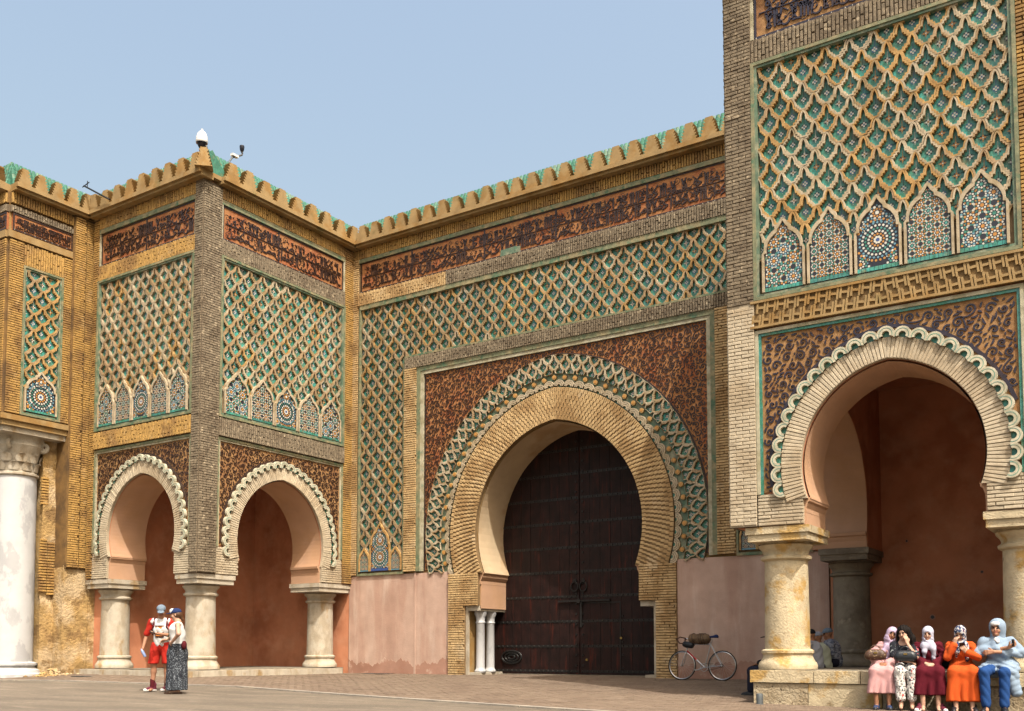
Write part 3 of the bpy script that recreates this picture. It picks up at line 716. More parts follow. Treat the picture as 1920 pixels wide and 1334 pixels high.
# brick voussoirs, jamb bricks
ring_bricks(P, FM, GW, 'tan_brick', 'tan_mortar', AM, RO+.004, RB_, .10, .118, rows=4, bt=.053, joint=.013)
for s in (-1, 1):
    a, b = AM.uc+s*JH, AM.uc+s*3.33; lo, hi = min(a, b), max(a, b)
    coursed(P, FM, GW, 'tan_brick', 'tan_mortar', lo, hi, 1.93, 2.80, .10, .135, bw=.26, ch=.064, name='jamb_bed')
    a = AM.uc+s*(NH+.05); lo, hi = min(a, b), max(a, b)
    coursed(P, FM, GW, 'tan_brick', 'tan_mortar', lo, hi, .06, 1.93, .10, .135, bw=.26, ch=.064, name='jamb_bed')
# carved tile ring: two rows of ogee cells, roundels, concentric scallops
NC = 44; rA, rB = 4.00, RM
def polar(ti, dt, r0, r1):
    def W(u, z, n):
        t = max(-1., min(1., ti+u*dt)); r = r0+(r1-r0)*(z+.5); p = AM.pt(t, max(rA-.02, min(rB, r))); return (p[0], p[1], n)
    return W
tm = MB(); k = 90; a = AM.curve(RB_+.004, k); b = AM.curve(RM, k)
for i in range(k): tm.poly([(p[0], p[1], .035) for p in (a[i], a[i+1], b[i+1], b[i])])
for i in range(k): tm.poly([(b[i+1][0], b[i+1][1], 0), (b[i][0], b[i][1], 0), (b[i][0], b[i][1], .10), (b[i+1][0], b[i+1][1], .10)])
bedring = tm.build('tile_ring_bed', 'sage_glaze', GW, FM)
for row in range(3):
    for i in range(NC):
        dt = 2/NC; ti = -1+(i+(.5 if row != 1 else 0.))*dt
        if row == 1 and i == 0: continue
        dr = .40; rc = rA+.07+row*dr/2
        q = cell_mb(dt, dr, .075, (row*2+i) % 4, warp=polar(ti, dt, rc-dr/2, rc+dr/2))
        key = ('tile', 'ring', row, i); piece(key, q, ['rib_pale' if (i*7+row) % 3 else 'rib_tan', 'green_glaze' if (i+row) % 3 else 'teal_glaze', 'white_tile', 'blue_tile' if row == 0 else 'orange_tile', 'black_tile'])
        P.add('ring_tile', key, FM @ Matrix.Translation((0, 0, .036)))
for i in range(NC):
    t = -1+2*(i+.5)/NC
    p = AM.pt(t, RB_+.03); R = .155; key = ('arc_scallop',)
    if key not in Pieces.me:
        q = MB(); seg = 12
        for r0, r1, n1, mi in ((.30, .52, .075, 0), (.52, .60, .05, 1), (.60, .80, .07, 0), (.80, .87, .045, 1), (.87, 1.06, .065, 0)):
            for j in range(seg):
                x, y = PI*j/seg, PI*(j+1)/seg; cc = [(R*r0*math.cos(x), R*r0*math.sin(x)), (R*r1*math.cos(x), R*r1*math.sin(x)), (R*r1*math.cos(y), R*r1*math.sin(y)), (R*r0*math.cos(y), R*r0*math.sin(y))]
                q.poly([(e[0], e[1], n1) for e in cc], mi)
                for s0, s1 in ((1, 2), (3, 0)): q.poly([(*cc[s0], 0), (*cc[s1], 0), (*cc[s1], n1), (*cc[s0], n1)], mi)
        q.disc(0, .0, R*.3, -.02, .004, 2, 10)
        piece(key, q, ['rib_pale', 'sage_glaze', 'green_glaze'])
    P.add('scallop', key, FM @ Matrix.Translation((p[0], p[1], .037)) @ Matrix.Rotation(AM.ang(t, RB_+.03), 4, 'Z'))
    t2 = -1+2*i/NC
    if i == 0: continue
    p = AM.pt(t2, RB_+.255); key = ('roundel',)
    if key not in Pieces.me:
        q = MB(); q.disc(0, 0, .062, 0, .06, 0, 10); q.disc(0, 0, .035, .06, .066, 1, 8); piece(key, q, ['rib_ochre', 'orange_tile'])
    P.add('roundel', key, FM @ Matrix.Translation((p[0], p[1], .036)))
# spandrels with scrolls
SU0, SU1, SZ0, SZ1 = -4.17, 4.21, 2.93, 8.48
for s in (-1, 1):
    cv = [p for p in AM.curve(RM, 80) if (p[0]-AM.uc)*s >= -1e-6]
    e = SU0 if s < 0 else SU1
    if s < 0: poly = [(e, SZ0)] + [(max(p[0], e+.02), p[1]) for p in cv if p[1] > SZ0] + [(AM.uc, SZ1), (e, SZ1)]
    else: poly = [(AM.uc, SZ1)] + [(min(p[0], e-.02), p[1]) for p in cv if p[1] > SZ0] + [(e, SZ0), (e, SZ1)]
    m = MB(); m.prism(poly, 0, .03); sp = m.build('spandrel', 'terracotta', GW, FM)
    def ins(u, z, q, s=s, e=e): return (u-e)*s < -q-.03 and (u-AM.uc)*s > 0 and SZ0+.03 < z < SZ1-q-.03 and ((abs(u-AM.uc)+AM.e)**2+(z-AM.zc)**2) > (RM+q+.035)**2
    sc = arabesque(ins, (min(e, AM.uc), max(e, AM.uc), SZ0, SZ1), .165, .03, .046, 11+s, .0130); o = sc.build('scrollwork', 'dark_glaze', sp, FM); o['kind'] = 'stuff'
    bd = MB(); cc = [p for p in AM.curve(RM+.02, 80) if (p[0]-AM.uc)*s >= -1e-6 and p[1] > SZ0]; bd.ribbon(cc, .022, .0, .05); bd.ribbon([(e-s*.02, SZ0), (e-s*.02, SZ1-.03)], .018, .03, .045); bd.ribbon([(e, SZ1-.02), (AM.uc, SZ1-.02)], .018, .03, .0445); bd.build('spandrel_border', 'dark_glaze', sp, FM)
# frame round the spandrels
frame(GW, FM, 'green_moulding', SU0-.24, SU1+.2, SZ0, SZ1+.19, .22, 0, .11, bottom=False, inner='pale_moulding')
LZ = 9.0; XL, XR = -4.84, 4.86
coursed(P, FM, GW, 'tan_brick', 'tan_mortar', XL, SU0-.24, 2.93, SZ1+.19, .11, .145, bw=.22, ch=.064, name='pilaster_bed')
coursed(P, FM, GW, 'tan_brick', 'tan_mortar', SU1+.2, XR, 2.93, SZ1+.19, .11, .145, bw=.22, ch=.064, name='pilaster_bed')
band(P, FM, GW, 'dark_brick', 'dark_mortar', XL, XR, SZ1+.19, LZ, .11, .145)
# lattice field round the frame
LX0, LX1, LTOP = -6.52, 6.54, 10.70
for s in (-1, 1):
    a, b = (LX0, XL-.05) if s < 0 else (XR+.05, LX1)
    hz = 2.95
    w3 = (b-a)
    mm = (a+b)/2
    zellige(GW, FM, mm, 3.0, .68, 1.32, .088, 2, ('blue_tile', 'blue_tile'), 'rib_ochre')
    for q in (-1, 1): zellige(GW, FM, mm+q*.58, 3.0, .34, .62, .088, 1, ('blue_tile', 'blue_tile'), 'rib_ochre')
    strip(GW, FM, 'green_moulding', a-.05, b+.05, hz-.07, hz, 0, .115); strip(GW, FM, 'green_moulding', a-.05, a, hz, LZ if s > 0 else LTOP, 0, .118); strip(GW, FM, 'green_moulding', b, b+.05, hz, LZ if s < 0 else LTOP, 0, .118)
def mhole(uc, zc, dx, dz):
    if zc+dz/2 < LZ-.01 and XL-.04+dx/2 < uc < XR+.04-dx/2: return True
    for mm in ((LX0+XL-.05)/2, (XR+.05+LX1)/2):
        if abs(uc-mm) < 1.: return (abs(uc-mm) < .2 and zc < 4.05) or zc < 3.4
    return False
strip(GW, FM, 'rib_tan', LX0, XL-.02, 2.95, LTOP, 0, .002, 'lattice_bed'); strip(GW, FM, 'rib_tan', XR+.02, LX1, 2.95, LTOP, 0, .002, 'lattice_bed'); strip(GW, FM, 'rib_tan', XL-.02, XR+.02, LZ, LTOP, 0, .0022, 'lattice_bed')
lattice(P, FM, LX0, LX1, 2.95, LTOP, 32, .48, .0, .075, ('rib_ochre', 'rib_tan', 'rib_pale'), (.26, .56, .18), mhole)
strip(GW, FM, 'green_moulding', XL+.0, XR-.0, LZ, LZ+.045, 0, .13)
strip(GW, FM, 'green_moulding', -6.56, 6.56, LTOP, LTOP+.13, 0, .12)
# upper bands
band(P, FM, GW, 'dark_brick', 'dark_mortar', -1.6, 6.9, 10.83, 11.22, .10, .14)
band(P, FM, GW, 'tan_brick', 'tan_mortar', -6.62, -3.4, 10.83, 11.22, .10, .14)
band(P, FM, GW, 'dark_brick', 'dark_mortar', -3.4, -1.6, 10.83, 11.22, .10, .139)
ip = inscription(GW, FM, -6.58, 6.58, 11.24, 12.14, .04, 21)
m = MB(); m.prism([(-1.62, 11.25), (-1.0, 11.25), (-.98, 11.40), (-1.15, 11.43), (-1.4, 11.42), (-1.6, 11.41)], .04, .066); m.build('green_patch', 'sage_glaze', ip, FM)
strip(GW, FM, 'green_moulding', -6.62, 6.62, 12.14, 12.25, 0, .09)
dentils(P, FM, GW, 'ochre_brick', 'ochre_mortar', -6.9, 6.9, 12.25, 12.55)
coursed(P, FM, GW, 'tan_brick', 'tan_mortar', -6.89, -6.62, 2.9, 12.25, .08, .115, bw=.2, ch=.064, name='pilaster_bed')
coursed(P, FM, GW, 'tan_brick', 'tan_mortar', 6.62, 6.89, 2.9, 12.25, .08, .115, bw=.2, ch=.064, name='pilaster_bed')
parapet(P, FM, GW, -6.6, 6.6, 27)
# plaster dado
for s, a, b in ((-1, -6.9, AM.uc-3.33), (1, AM.uc+3.33, 6.9)):
    m = MB(); m.box(a, b, -.1, 2.88, 0, .07); m.build('plaster_dado', 'pink_plaster', GW, FM)
    m = MB(); K = 110; ph = rng.uniform(0, 6, 6)
    top = [(a+(b-a)*i/K, .42+.07*math.sin(i*.11+ph[0])+.05*math.sin(i*.29+ph[1])+.03*math.sin(i*.71+ph[2])+.018*math.sin(i*1.7+ph[3])+rng.uniform(-.012, .012)) for i in range(K+1)]
    m.prism([(a, -.1), (b, -.1)] + top[::-1], 0, .074); m.build('damp_skirting', 'damp_plaster', GW, FM)
    m = MB(); x = -4.45 if s < 0 else 5.55; m.box(x-.03, x+.03, .1, 2.9, .05, .085); m.build('plaster_seam', 'pink_plaster', GW, FM)
# ---- doors: two leaves of planks with iron straps of studs
FD = face((0, -DZ, 0), (1, 0, 0), (0, -1, 0)); AD = Arch(.06, 3.84, .35, 2.80)
dl = {}
def door_top(u):
    d = (RO+.02)**2-(abs(u-AD.uc)+AD.e)**2
    return AD.zc+math.sqrt(max(d, 0))
for s in (-1, 1):
    e = tuple()
    leaf = MB(); leaf.box(AD.uc+(s*NH if s < 0 else .006), AD.uc+(NH if s > 0 else -.006), .1, 6.6, -.16, -.04)
    lf = leaf.build('door_leaf', 'wood_door', GW, FD)
    npk = 9; pw = (NH-.02)/npk
    for i in range(npk):
        a, b = AD.uc+s*(.01+pw*i), AD.uc+s*(.01+pw*(i+1)); lo, hi = min(a, b)+.003, max(a, b)-.003
        q = MB(); q.box(lo, hi, .12, min(6.6, max(3.2, door_top((lo+hi)/2)+.25)), -.04, rng.uniform(0, .008)); q.build('plank', 'wood_door', lf, FD)
    for z in [.2+.655*j for j in range(10)]:
        q = MB(); x = .1; hwd = NH-.05 if z < 1.8 else min(NH-.05, math.sqrt(max(.1, (RO)**2-max(0, z-AD.zc)**2))-AD.e+.1)
        if hwd < .4: continue
        while x < hwd:
            k = len(q.v); u = AD.uc+s*x
            q.v.extend([(u+.028*math.cos(t), z+.028*math.sin(t), .008) for t in [2*PI*j/7 for j in range(7)]] + [(u+.015*math.cos(t), z+.015*math.sin(t), .03) for t in [2*PI*j/7 for j in range(7)]])
            q.f.extend([(k+j, k+(j+1) % 7, k+7+(j+1) % 7, k+7+j) for j in range(7)] + [tuple(range(k+7, k+14))]); q.m.extend([0]*8); x += .145
        q.build('stud_row', 'stud_iron', lf, FD)
        q = MB(); q.box(min(AD.uc+s*.03, AD.uc+s*hwd), max(AD.uc+s*.03, AD.uc+s*hwd), z-.035, z+.035, 0, .0085); q.build('iron_strap', 'iron', lf, FD)
    q = MB(); z = .35
    while z < 6.3:
        q.disc(AD.uc+s*.1, z, .03, 0, .03, 0, 8); z += .27
    q.build('stud_row', 'iron', lf, FD)
    # ring knocker
    kb = MB(); cx, cz = AD.uc+s*.13, 2.42
    kb.disc(cx, cz+.16, .05, 0, .05, 0, 10); kb.tube([(cx+.105*math.cos(t), cz+.125*math.sin(t), .045) for t in [2*PI*j/18 for j in range(18)]], .022, 6, close=True); kb.build('knocker', 'iron', lf, FD)
    if s > 0:
        q = MB(); q.box(AD.uc-.62, AD.uc+.92, 2.02, 2.065, .03, .075); q.box(AD.uc+.03, AD.uc+.09, 1.35, 2.02, .02, .06); q.disc(AD.uc+.0, 2.04, .06, .02, .09); q.build('bolt', 'iron', lf, FD)
        q = MB(); q.box(AD.uc+1.18, AD.uc+1.21, .2, 2.0, .0, .018); q.box(AD.uc+.2, AD.uc+1.18, 1.97, 2.0, 0, .018); z = .3
        while z < 1.95: q.disc(AD.uc+1.26, z, .028, 0, .03); z += .33
        q.build('wicket_frame', 'iron', lf, FD)
        for z, x in ((1.06, 1.22), (.5, .22)): q = MB(); q.disc(AD.uc+x, z, .032, .008, .045, 0, 10); q.build('lock_plate', 'brass', lf, FD)
    else:
        q = MB()
        for sc_ in (1., .66, .33): q.tube([(AD.uc-2.13+.32*sc_*math.cos(t), .56+.17*sc_*math.sin(t), .02) for t in [2*PI*j/24 for j in range(24)]], .03, 6, close=True)
        q.build('iron_boss', 'iron', lf, FD)
m = MB(); m.box(AD.uc-NH, AD.uc+NH, -.1, .11, -.3, .1); m.build('threshold', 'grey_stone', GW, FD)
P.flush(GW)

# ================================================================ bastions
TH = 1.1
def bastion(side, label, xin, xout, zf, mpier, mring, mband, stone, stone2, uc):
    s = side; B = thing('bastion', label, 'bastion', ((xin+xout)/2, -2.75, zf-.25)); P = Pieces()
    YF = -5.5
    FF = face((0, YF, 0), (1, 0, 0), (0, -1, 0))
    FI = face((xin, 0, 0), (0, 1, 0), (1, 0, 0)) if s < 0 else face((xin, 0, 0), (0, -1, 0), (-1, 0, 0))
    iu = (lambda y: y) if s < 0 else (lambda y: -y)     # wall coordinate of a world y on the inner face
    ZB = zf+2.37
    lo, hi = min(xin, xout), max(xin, xout)
    AF = Arch(uc, 3.75, .20, 3.22); AI = Arch(iu(-2.78), 3.58, .20, 3.08); rF, rI = 1.58, 1.75
    def wall_with_arch(F, a, b, A, r, jh, n0, name, mats):
        m = MB(); c = A.curve(r, 40); Lh = [p for p in c if p[0] <= A.uc+1e-6]; Rh = [p for p in c if p[0] >= A.uc-1e-6]
        m.prism([(a, ZB), (A.uc-jh, ZB), (A.uc-jh, A.zb)] + Lh + [(A.uc, 12.62), (a, 12.62)], n0, 0)
        m.prism([(b, 12.62), (A.uc, 12.62)] + Rh + [(A.uc+jh, A.zb), (A.uc+jh, ZB), (b, ZB)], n0, 0)
        return m.build(name, mats, B, F)
    jF, jI = 1.36, 1.50
    wall_with_arch(FF, lo, hi, AF, rF, jF, -TH, 'wall', 'room_plaster')
    i0, i1 = sorted((iu(YF+TH), iu(-.002)))
    wall_with_arch(FI, i0, i1, AI, rI, jI, -TH, 'wall', 'room_plaster')
    # outer wall, back wall, ceiling, added light-blocking slab
    m = MB(); m.box(min(xout, xout-s*.5), max(xout, xout-s*.5), zf-.4, 12.6, .004, -YF-(TH if s > 0 else .25)); m.build('wall', 'room_plaster', B, face((0, 0, 0), (1, 0, 0), (0, -1, 0)))
    m = MB(); m.box(lo+.02, hi-.02, zf-.3, 6.25, -.02, .05); m.build('room_wall', 'room_plaster', B, face((0, 0, 0), (1, 0, 0), (0, -1, 0)))
    if s > 0:
        for x_, z_, r_ in ((8.96, 1.42, .035), (9.9, 2.3, .02), (10.6, 1.9, .018), (8.5, 3.0, .02)):
            m = MB(); m.disc(x_, z_, r_*1.6, .0, .056, 0, 14); m.build('plug_hole', 'damp_plaster', B, face((0, 0, 0), (1, 0, 0), (0, -1, 0))); m = MB(); m.disc(x_, z_, r_, .0, .058, 0, 12); m.build('plug_hole', 'black_tile', B, face((0, 0, 0), (1, 0, 0), (0, -1, 0)))
    m = MB(); m.box(lo+.3, hi-.3, 6.2, 6.4, .06, -YF-TH-.01); m.build('ceiling', 'room_plaster', B, face((0, 0, 0), (1, 0, 0), (0, -1, 0)))
    m = MB(); m.box(lo+.02, hi-.02, 12.4, 12.6, .06, -YF-.4); m.build('roof', 'ochre_plain', B, face((0, 0, 0), (1, 0, 0), (0, -1, 0)))  # unseen slab added on top to keep light out of the hollow bastion
    # floor plinth with stone blocks on the two open sides
    m = MB(); m.box(lo+(.1 if s < 0 else .04), hi-(.22 if s < 0 else 0), zf-.7, zf-.012, .05, -YF+.05 if s < 0 else 4.7); m.box(lo+.24, hi-.25, zf-.7, zf-.013, 4.69, -YF+.05); m.build('floor', 'grey_stone', B, face((0, 0, 0), (1, 0, 0), (0, -1, 0)))
    for F, A, r, jh, mr in ((FF, AF, rF, jF, mring), (FI, AI, rI, jI, mring)):
        soffit(B, F, A, r, -TH+.002, -.002, 'peach_plaster', ZB, jh)
        for q in (-1, 1):
            u = A.uc+q*jh; g = MB(); prof = [(.028, 0), (.028, .07), (.034, .085), (.05, .13), (.05, .16), (.09, .18), (.10, .24), (-.05, .24), (-.05, 0)]
            Pf = [(u-q*x, A.zb-.22+z) for x, z in prof]; g.prism(Pf if q > 0 else Pf[::-1], -TH+.01, -.001); g.build('impost', 'peach_plaster', B, F)
            g = MB(); g.box(min(u, u-q*.025), max(u, u-q*.025), ZB+.001, A.zb-.22, -TH+.004, -.004); g.build('jamb_plaster', 'peach_plaster', B, F)
        ring_bricks(P, F, B, mr, 'pale_mortar', A, r+.003, r+.335, .075, .088, rows=1, bt=.058, stag=False)
        scallops(P, F, A, r+.36, 27 if r == rF else 29, .135 if r == rF else .145, .06)
    # decorated faces
    ff0, ff1 = (lo+.06, hi-.06)
    if s < 0: pf = (hi-.22, hi, lo+.06, lo+.3)          # corner pier, outer pilaster on the front face
    else: pf = (lo, lo+.37, 11.34, hi-.06)
    zI = (iu(YF), iu(-5.02), iu(-.46), iu(-.02))
    for F, A, r, jh, g0, g1, cnt, seed in ((FF, AF, rF, jF, (pf[3] if s < 0 else pf[1]), (pf[0] if s < 0 else pf[2]), 5, 31+s), (FI, AI, rI, jI, min(zI[1], zI[2]), max(zI[1], zI[2]), 5, 41+s)):
        isf = F is FF
        # cornice, inscription, bands
        dentils(P, F, B, 'ochre_brick', 'ochre_mortar', g0, g1, 12.23, 12.55)
        strip(B, F, 'green_moulding', g0, g1, 12.11, 12.23, 0, .09)
        inscription(B, F, g0+.06, g1-.06, 11.21, 12.10, .04, seed, 'terracotta' if s < 0 else 'terracotta_pale', 'dark_glaze' if s < 0 else 'blue_black_glaze')
        strip(B, F, 'pale_moulding', g0, g0+.05, 11.21, 12.11, 0, .08); strip(B, F, 'pale_moulding', g1-.05, g1, 11.21, 12.11, 0, .08)
        band(P, F, B, mband[0] if isf else 'dark_brick', 'ochre_mortar' if isf and s < 0 else 'dark_mortar', g0, g1, 10.79, 11.20)
        frame(B, F, 'green_moulding', g0, g1, 6.63, 10.78, .1, 0, .12, inner='sage_glaze')
        strip(B, F, 'rib_tan', g0+.1, g1-.1, 6.735, 10.68, 0, .002, 'lattice_bed')
        hole = niche_row(B, F, g0+.14, g1-.14, 6.74, cnt, (g1-g0-.28)/cnt-.11, 1.16 if s > 0 else 1.08, .084, edge='green_glaze')
        lattice(P, F, g0+.1, g1-.1, 6.735, 10.68, 10, .48 if s > 0 else .46 if isf else .475, .0, .07, ('rib_ochre', 'rib_pale', 'rib_tan'), (.38, .34, .28) if s > 0 else (.08, .36, .56), hole)
        # bold key-pattern brick band over the arch
        if isf and s > 0: keyband(P, F, B, g0-.06, g1+.2, 6.17, 6.60)
        else: band(P, F, B, mband[1] if isf else 'dark_brick', 'ochre_mortar' if isf else 'dark_mortar', g0, g1, 6.14, 6.60, .10, .14)
        frame(B, F, 'pale_moulding' if s > 0 else 'green_moulding', g0, g1, 3.34, 6.12, .1, 0, .085, inner='teal_glaze' if s > 0 else 'pale_moulding', bottom=False)
        # spandrel with scrolls
        gnd = 'terracotta_pale'; ink = 'blue_black_glaze' if s > 0 else 'dark_glaze'
        a0, a1, b0, b1 = g0+.1, g1-.1, 3.36, 6.02; RR = r+.42
        for q in (-1, 1):
            e = a0 if q < 0 else a1; cv = [p for p in A.curve(r+.30, 60) if (p[0]-A.uc)*q >= -1e-6 and p[1] > b0]
            if q < 0: poly = [(e, b0)] + [(max(p[0], e+.02), p[1]) for p in cv] + [(A.uc, b1), (e, b1)]
            else: poly = [(A.uc, b1)] + [(min(p[0], e-.02), p[1]) for p in cv] + [(e, b0), (e, b1)]
            t = MB(); t.prism(poly, 0, .03); sp = t.build('spandrel', gnd, B, F)
            ins = lambda u, z, k, q=q, e=e: (u-e)*q < -k-.02 and (u-A.uc)*q > 0 and b0+.02 < z < b1-k-.02 and ((abs(u-A.uc)+A.e)**2+(z-A.zc)**2) > (r+.52+k)**2
            sc = arabesque(ins, (min(e, A.uc), max(e, A.uc), b0, b1), .15 if s < 0 else .17, .03, .045, seed+q, .0115 if s < 0 else .0140)
            if sc.f: o = sc.build('scrollwork', ink, sp, F); o['kind'] = 'stuff'
            cc = [p for p in A.curve(r+.515, 60) if (p[0]-A.uc)*q >= -1e-6 and p[1] > b0 and (p[0]-e)*q < -.02]
            t = MB(); t.ribbon(cc, .028, .03, .05); t.build('spandrel_border', ink, sp, F)
        # wall patches beside the springing
        for q in (-1, 1):
            e = g0 if q < 0 else g1; u = A.uc+q*jh
            coursed(P, F, B, mring if s > 0 or q*s < 0 or True else mpier, 'pale_mortar', min(e, u), max(e, u), ZB+.01, A.zb, .05, .068, bw=.24, ch=.06, name='springer_bed')
            lo2, hi2 = min(e, A.pt(q, r+.34)[0]), max(e, A.pt(q, r+.34)[0])
            if hi2-lo2 > .05: coursed(P, F, B, mring, 'pale_mortar', lo2, hi2, A.zb+.002, 3.335, .045, .063, bw=.2, ch=.06, name='springer_bed')
    # piers and pilasters
    mp = {'dark_brick': 'dark_mortar', 'pale_brick': 'pale_mortar', 'ochre_brick': 'ochre_mortar', 'tan_brick': 'tan_mortar'}
    m = MB(); cx0, cx1 = (xin-.22, xin+.08) if s < 0 else (xin-.1, xin+.37)
    m.box(cx0, cx1, ZB+.01, 12.55, 5.02, 5.5+.1); m.build('corner_pier', mp[mpier], B, face((0, 0, 0), (1, 0, 0), (0, -1, 0)))
    if s > 0: m = MB(); m.box(cx0-.003, cx1+.0, ZB+.012, 6.6, 5.03, 5.5+.103); m.build('corner_pier', 'pale_mortar', B, face((0, 0, 0), (1, 0, 0), (0, -1, 0)))
    zs = 6.6 if s > 0 else ZB+.03
    for z0_, z1_, mm in ((ZB+.03, zs, mring), (zs, 12.5, mpier)) if s > 0 else ((ZB+.03, 12.5, mpier),):
        for F, a, b in ((FF, cx0, cx1), (FI, min(iu(-5.6), iu(-5.02)), max(iu(-5.6), iu(-5.02)))):
            rows = int((z1_-z0_)/.062)
            for r_ in range(rows):
                x = a-(.12 if r_ % 2 else 0)
                while x < b:
                    q0, q1 = max(a, x)+.008, min(b, x+.24)-.008; x += .24
                    if q1-q0 > .03: put_brick(P, F, mm, (q0+q1)/2, z0_+(r_+.5)*.062, q1-q0, .05, .09, .117)
    o0, o1 = pf[2], pf[3]
    coursed(P, FF, B, 'ochre_brick', 'ochre_mortar', o0, o1, ZB+.02, 12.5, .06, .095, bw=.22, ch=.062, name='pilaster_bed')
    q0, q1 = sorted((zI[2], zI[3]))
    coursed(P, FI, B, 'ochre_brick' if s < 0 else 'tan_brick', 'ochre_mortar', q0, q1, ZB+.02, 12.5, .06, .095, bw=.22, ch=.062, name='pilaster_bed')
    parapet(P, FF, B, lo, hi+.2 if s < 0 else hi, 9); a, b = sorted((iu(-5.15), iu(-.0))); parapet(P, FI, B, a, b, 9)
    P.add('merlon', merlon_key(), FF @ Matrix.Translation((xin+(.2 if s < 0 else -.2), 12.73, .21)) @ Matrix.Rotation(PI/4, 4, 'Y') @ Matrix.Diagonal((.9, .88, 1.6, 1)))
    # columns
    cr = .375 if s < 0 else .37
    ab = lambda x0, x1, y0, y1: (min(x0, x1), max(x0, x1), y0, y1)
    xi0, xi1 = (xin+.07, uc+jF+.02) if s < 0 else (xin+.12, uc-jF+.10)
    yi = YF-.07; yj = -4.32
    e = .03
    column(B, xin+s*(.5 if s < 0 else .64), YF+.53, zf, zf+1.82, zf+2.13, cr, stone, stone2, ab(xi0, xi1, yi, yj))
    xj = uc+s*(jF-.05) ; column(B, (xout+xj)/2 if s < 0 else xj+.52, YF+.55, zf, zf+1.82, zf+2.13, cr, stone, stone2, ab(xj-s*.03, xout if s < 0 else xj+1.2, yi, YF+TH+.06))
    column(B, xin+s*.6, -.62, zf, zf+1.82, zf+2.13, cr, 'grey_stone' if s > 0 else stone, 'grey_stone' if s > 0 else stone2, ab(xi0, xin+s*(TH+.05), -1.36, .0-.06))
    P.flush(B, {'brick': 300, 'tile': 300, 'roof_tile': 60 if s < 0 else 0})
    return B
mat('ochre_bed', (.26, .165, .068), var=.25, c2=(.19, .12, .05))
def keyband(P, F, parent, u0, u1, z0, z1):
    """interlocking H-shaped bricks in relief"""
    mb = MB(); mb.box(u0, u1, z0, z1, .05, .085); mb.build('key_band_bed', 'ochre_bed', parent, F)
    key = ('key_brick',)
    if key not in Pieces.me:
        q = MB(); w, h = .032, (z1-z0)*.5
        q.box(-.062-w/2, -.062+w/2, -h*.46, h*.46, 0, .034); q.box(.062-w/2, .062+w/2, -h*.46, h*.46, 0, .034); q.box(-.062+w/2, .062-w/2, -.02, .02, 0, .031); piece(key, q, ['ochre_plain'])
    x = u0+.1; i = 0; h = (z1-z0)/2
    while x < u1-.06:
        for j in range(2): P.add('key_brick', key, F @ Matrix.Translation((x+(.085 if j else 0), z0+h*(j+.5), .083)) @ Matrix.Rotation(-.12 if x < (u0+u1)/2 else .12, 4, 'Z'))
        x += .172
    for z in (z0, z1): mb = MB(); mb.box(u0, u1, z-.02, z+.02, .05, .13); mb.build('moulding', 'ochre_plain', parent, F)
LBZ, RBZ = .27, .43
LB = bastion(-1, 'square bastion with dark weathered corner pier, two scalloped horseshoe arches over white stubby columns', -6.91, -11.42, LBZ, 'dark_brick', 'pale_brick', ('ochre_brick', 'ochre_brick'), 'limestone', 'limestone', -9.10)
RBt = bastion(1, 'bastion with pale brick corner and bold green lattice, its arch above the seated people', 6.91, 12.1, RBZ, 'dark_brick', 'pale_brick', ('dark_brick', 'ochre_brick'), 'stained_stone', 'stained_stone', 9.40)

# stone plinth fronts (bench on the right, step on the left)
def plinth(name, label, cat, x0, x1, y0, y1, zt, capm, bodm, lens, cap=.2):
    T = thing(name, label, cat, ((x0+x1)/2, (y0+y1)/2, gz((x0+x1)/2, y0)))
    F = face((0, y0, 0), (1, 0, 0), (0, -1, 0)); x = x0; i = 0
    while x < x1-.01:
        L = min(lens[i % len(lens)], x1-x)
        m = MB(); m.box(x+.006, x+L-.006, zt-cap, zt-rng.uniform(0, .012), -(y1-y0), rng.uniform(.03, .05)); m.build('cap_stone', capm, T, F); x += L; i += 1
    x = x0+.05; i = 1
    while x < x1-.01:
        L = min(lens[i % len(lens)]*1.25, x1-x)
        if zt-cap > gz(x, y0)+.04:
            m = MB(); m.box(x+.004, x+L-.004, -.5, zt-cap-.012, -(y1-y0), rng.uniform(-.01, .015)); m.build('block', bodm[i % len(bodm)], T, F)
        x += L; i += 1
    return T
bench = plinth('stone_bench', 'long pitted stone ledge the five people sit on beneath the arch', 'bench', 7.17, 12.6, -5.74, -5.54, RBZ, 'stained_stone', ('pitted_stone', 'pitted_stone', 'stained_stone'), (1.05, .72, .9, 1.2, .8))
step = plinth('stone_step', 'low pale stone step under the bastion with the dark corner pier', 'step', -11.4, -6.72, -5.80, -5.56, LBZ-.02, 'limestone', ('limestone',), (1.1, .9, 1.3), .16)
st = MB()
for i, (a, b) in enumerate(((-5.55, -4.2), (-4.2, -2.9), (-2.9, -1.7), (-1.7, -.5))): st.box(a+.005, b-.005, LBZ-.3, LBZ-.02-.004*i, -.4, .18)
st.build('cap_stone', 'limestone', step, face((-6.91, 0, 0), (0, 1, 0), (1, 0, 0)))

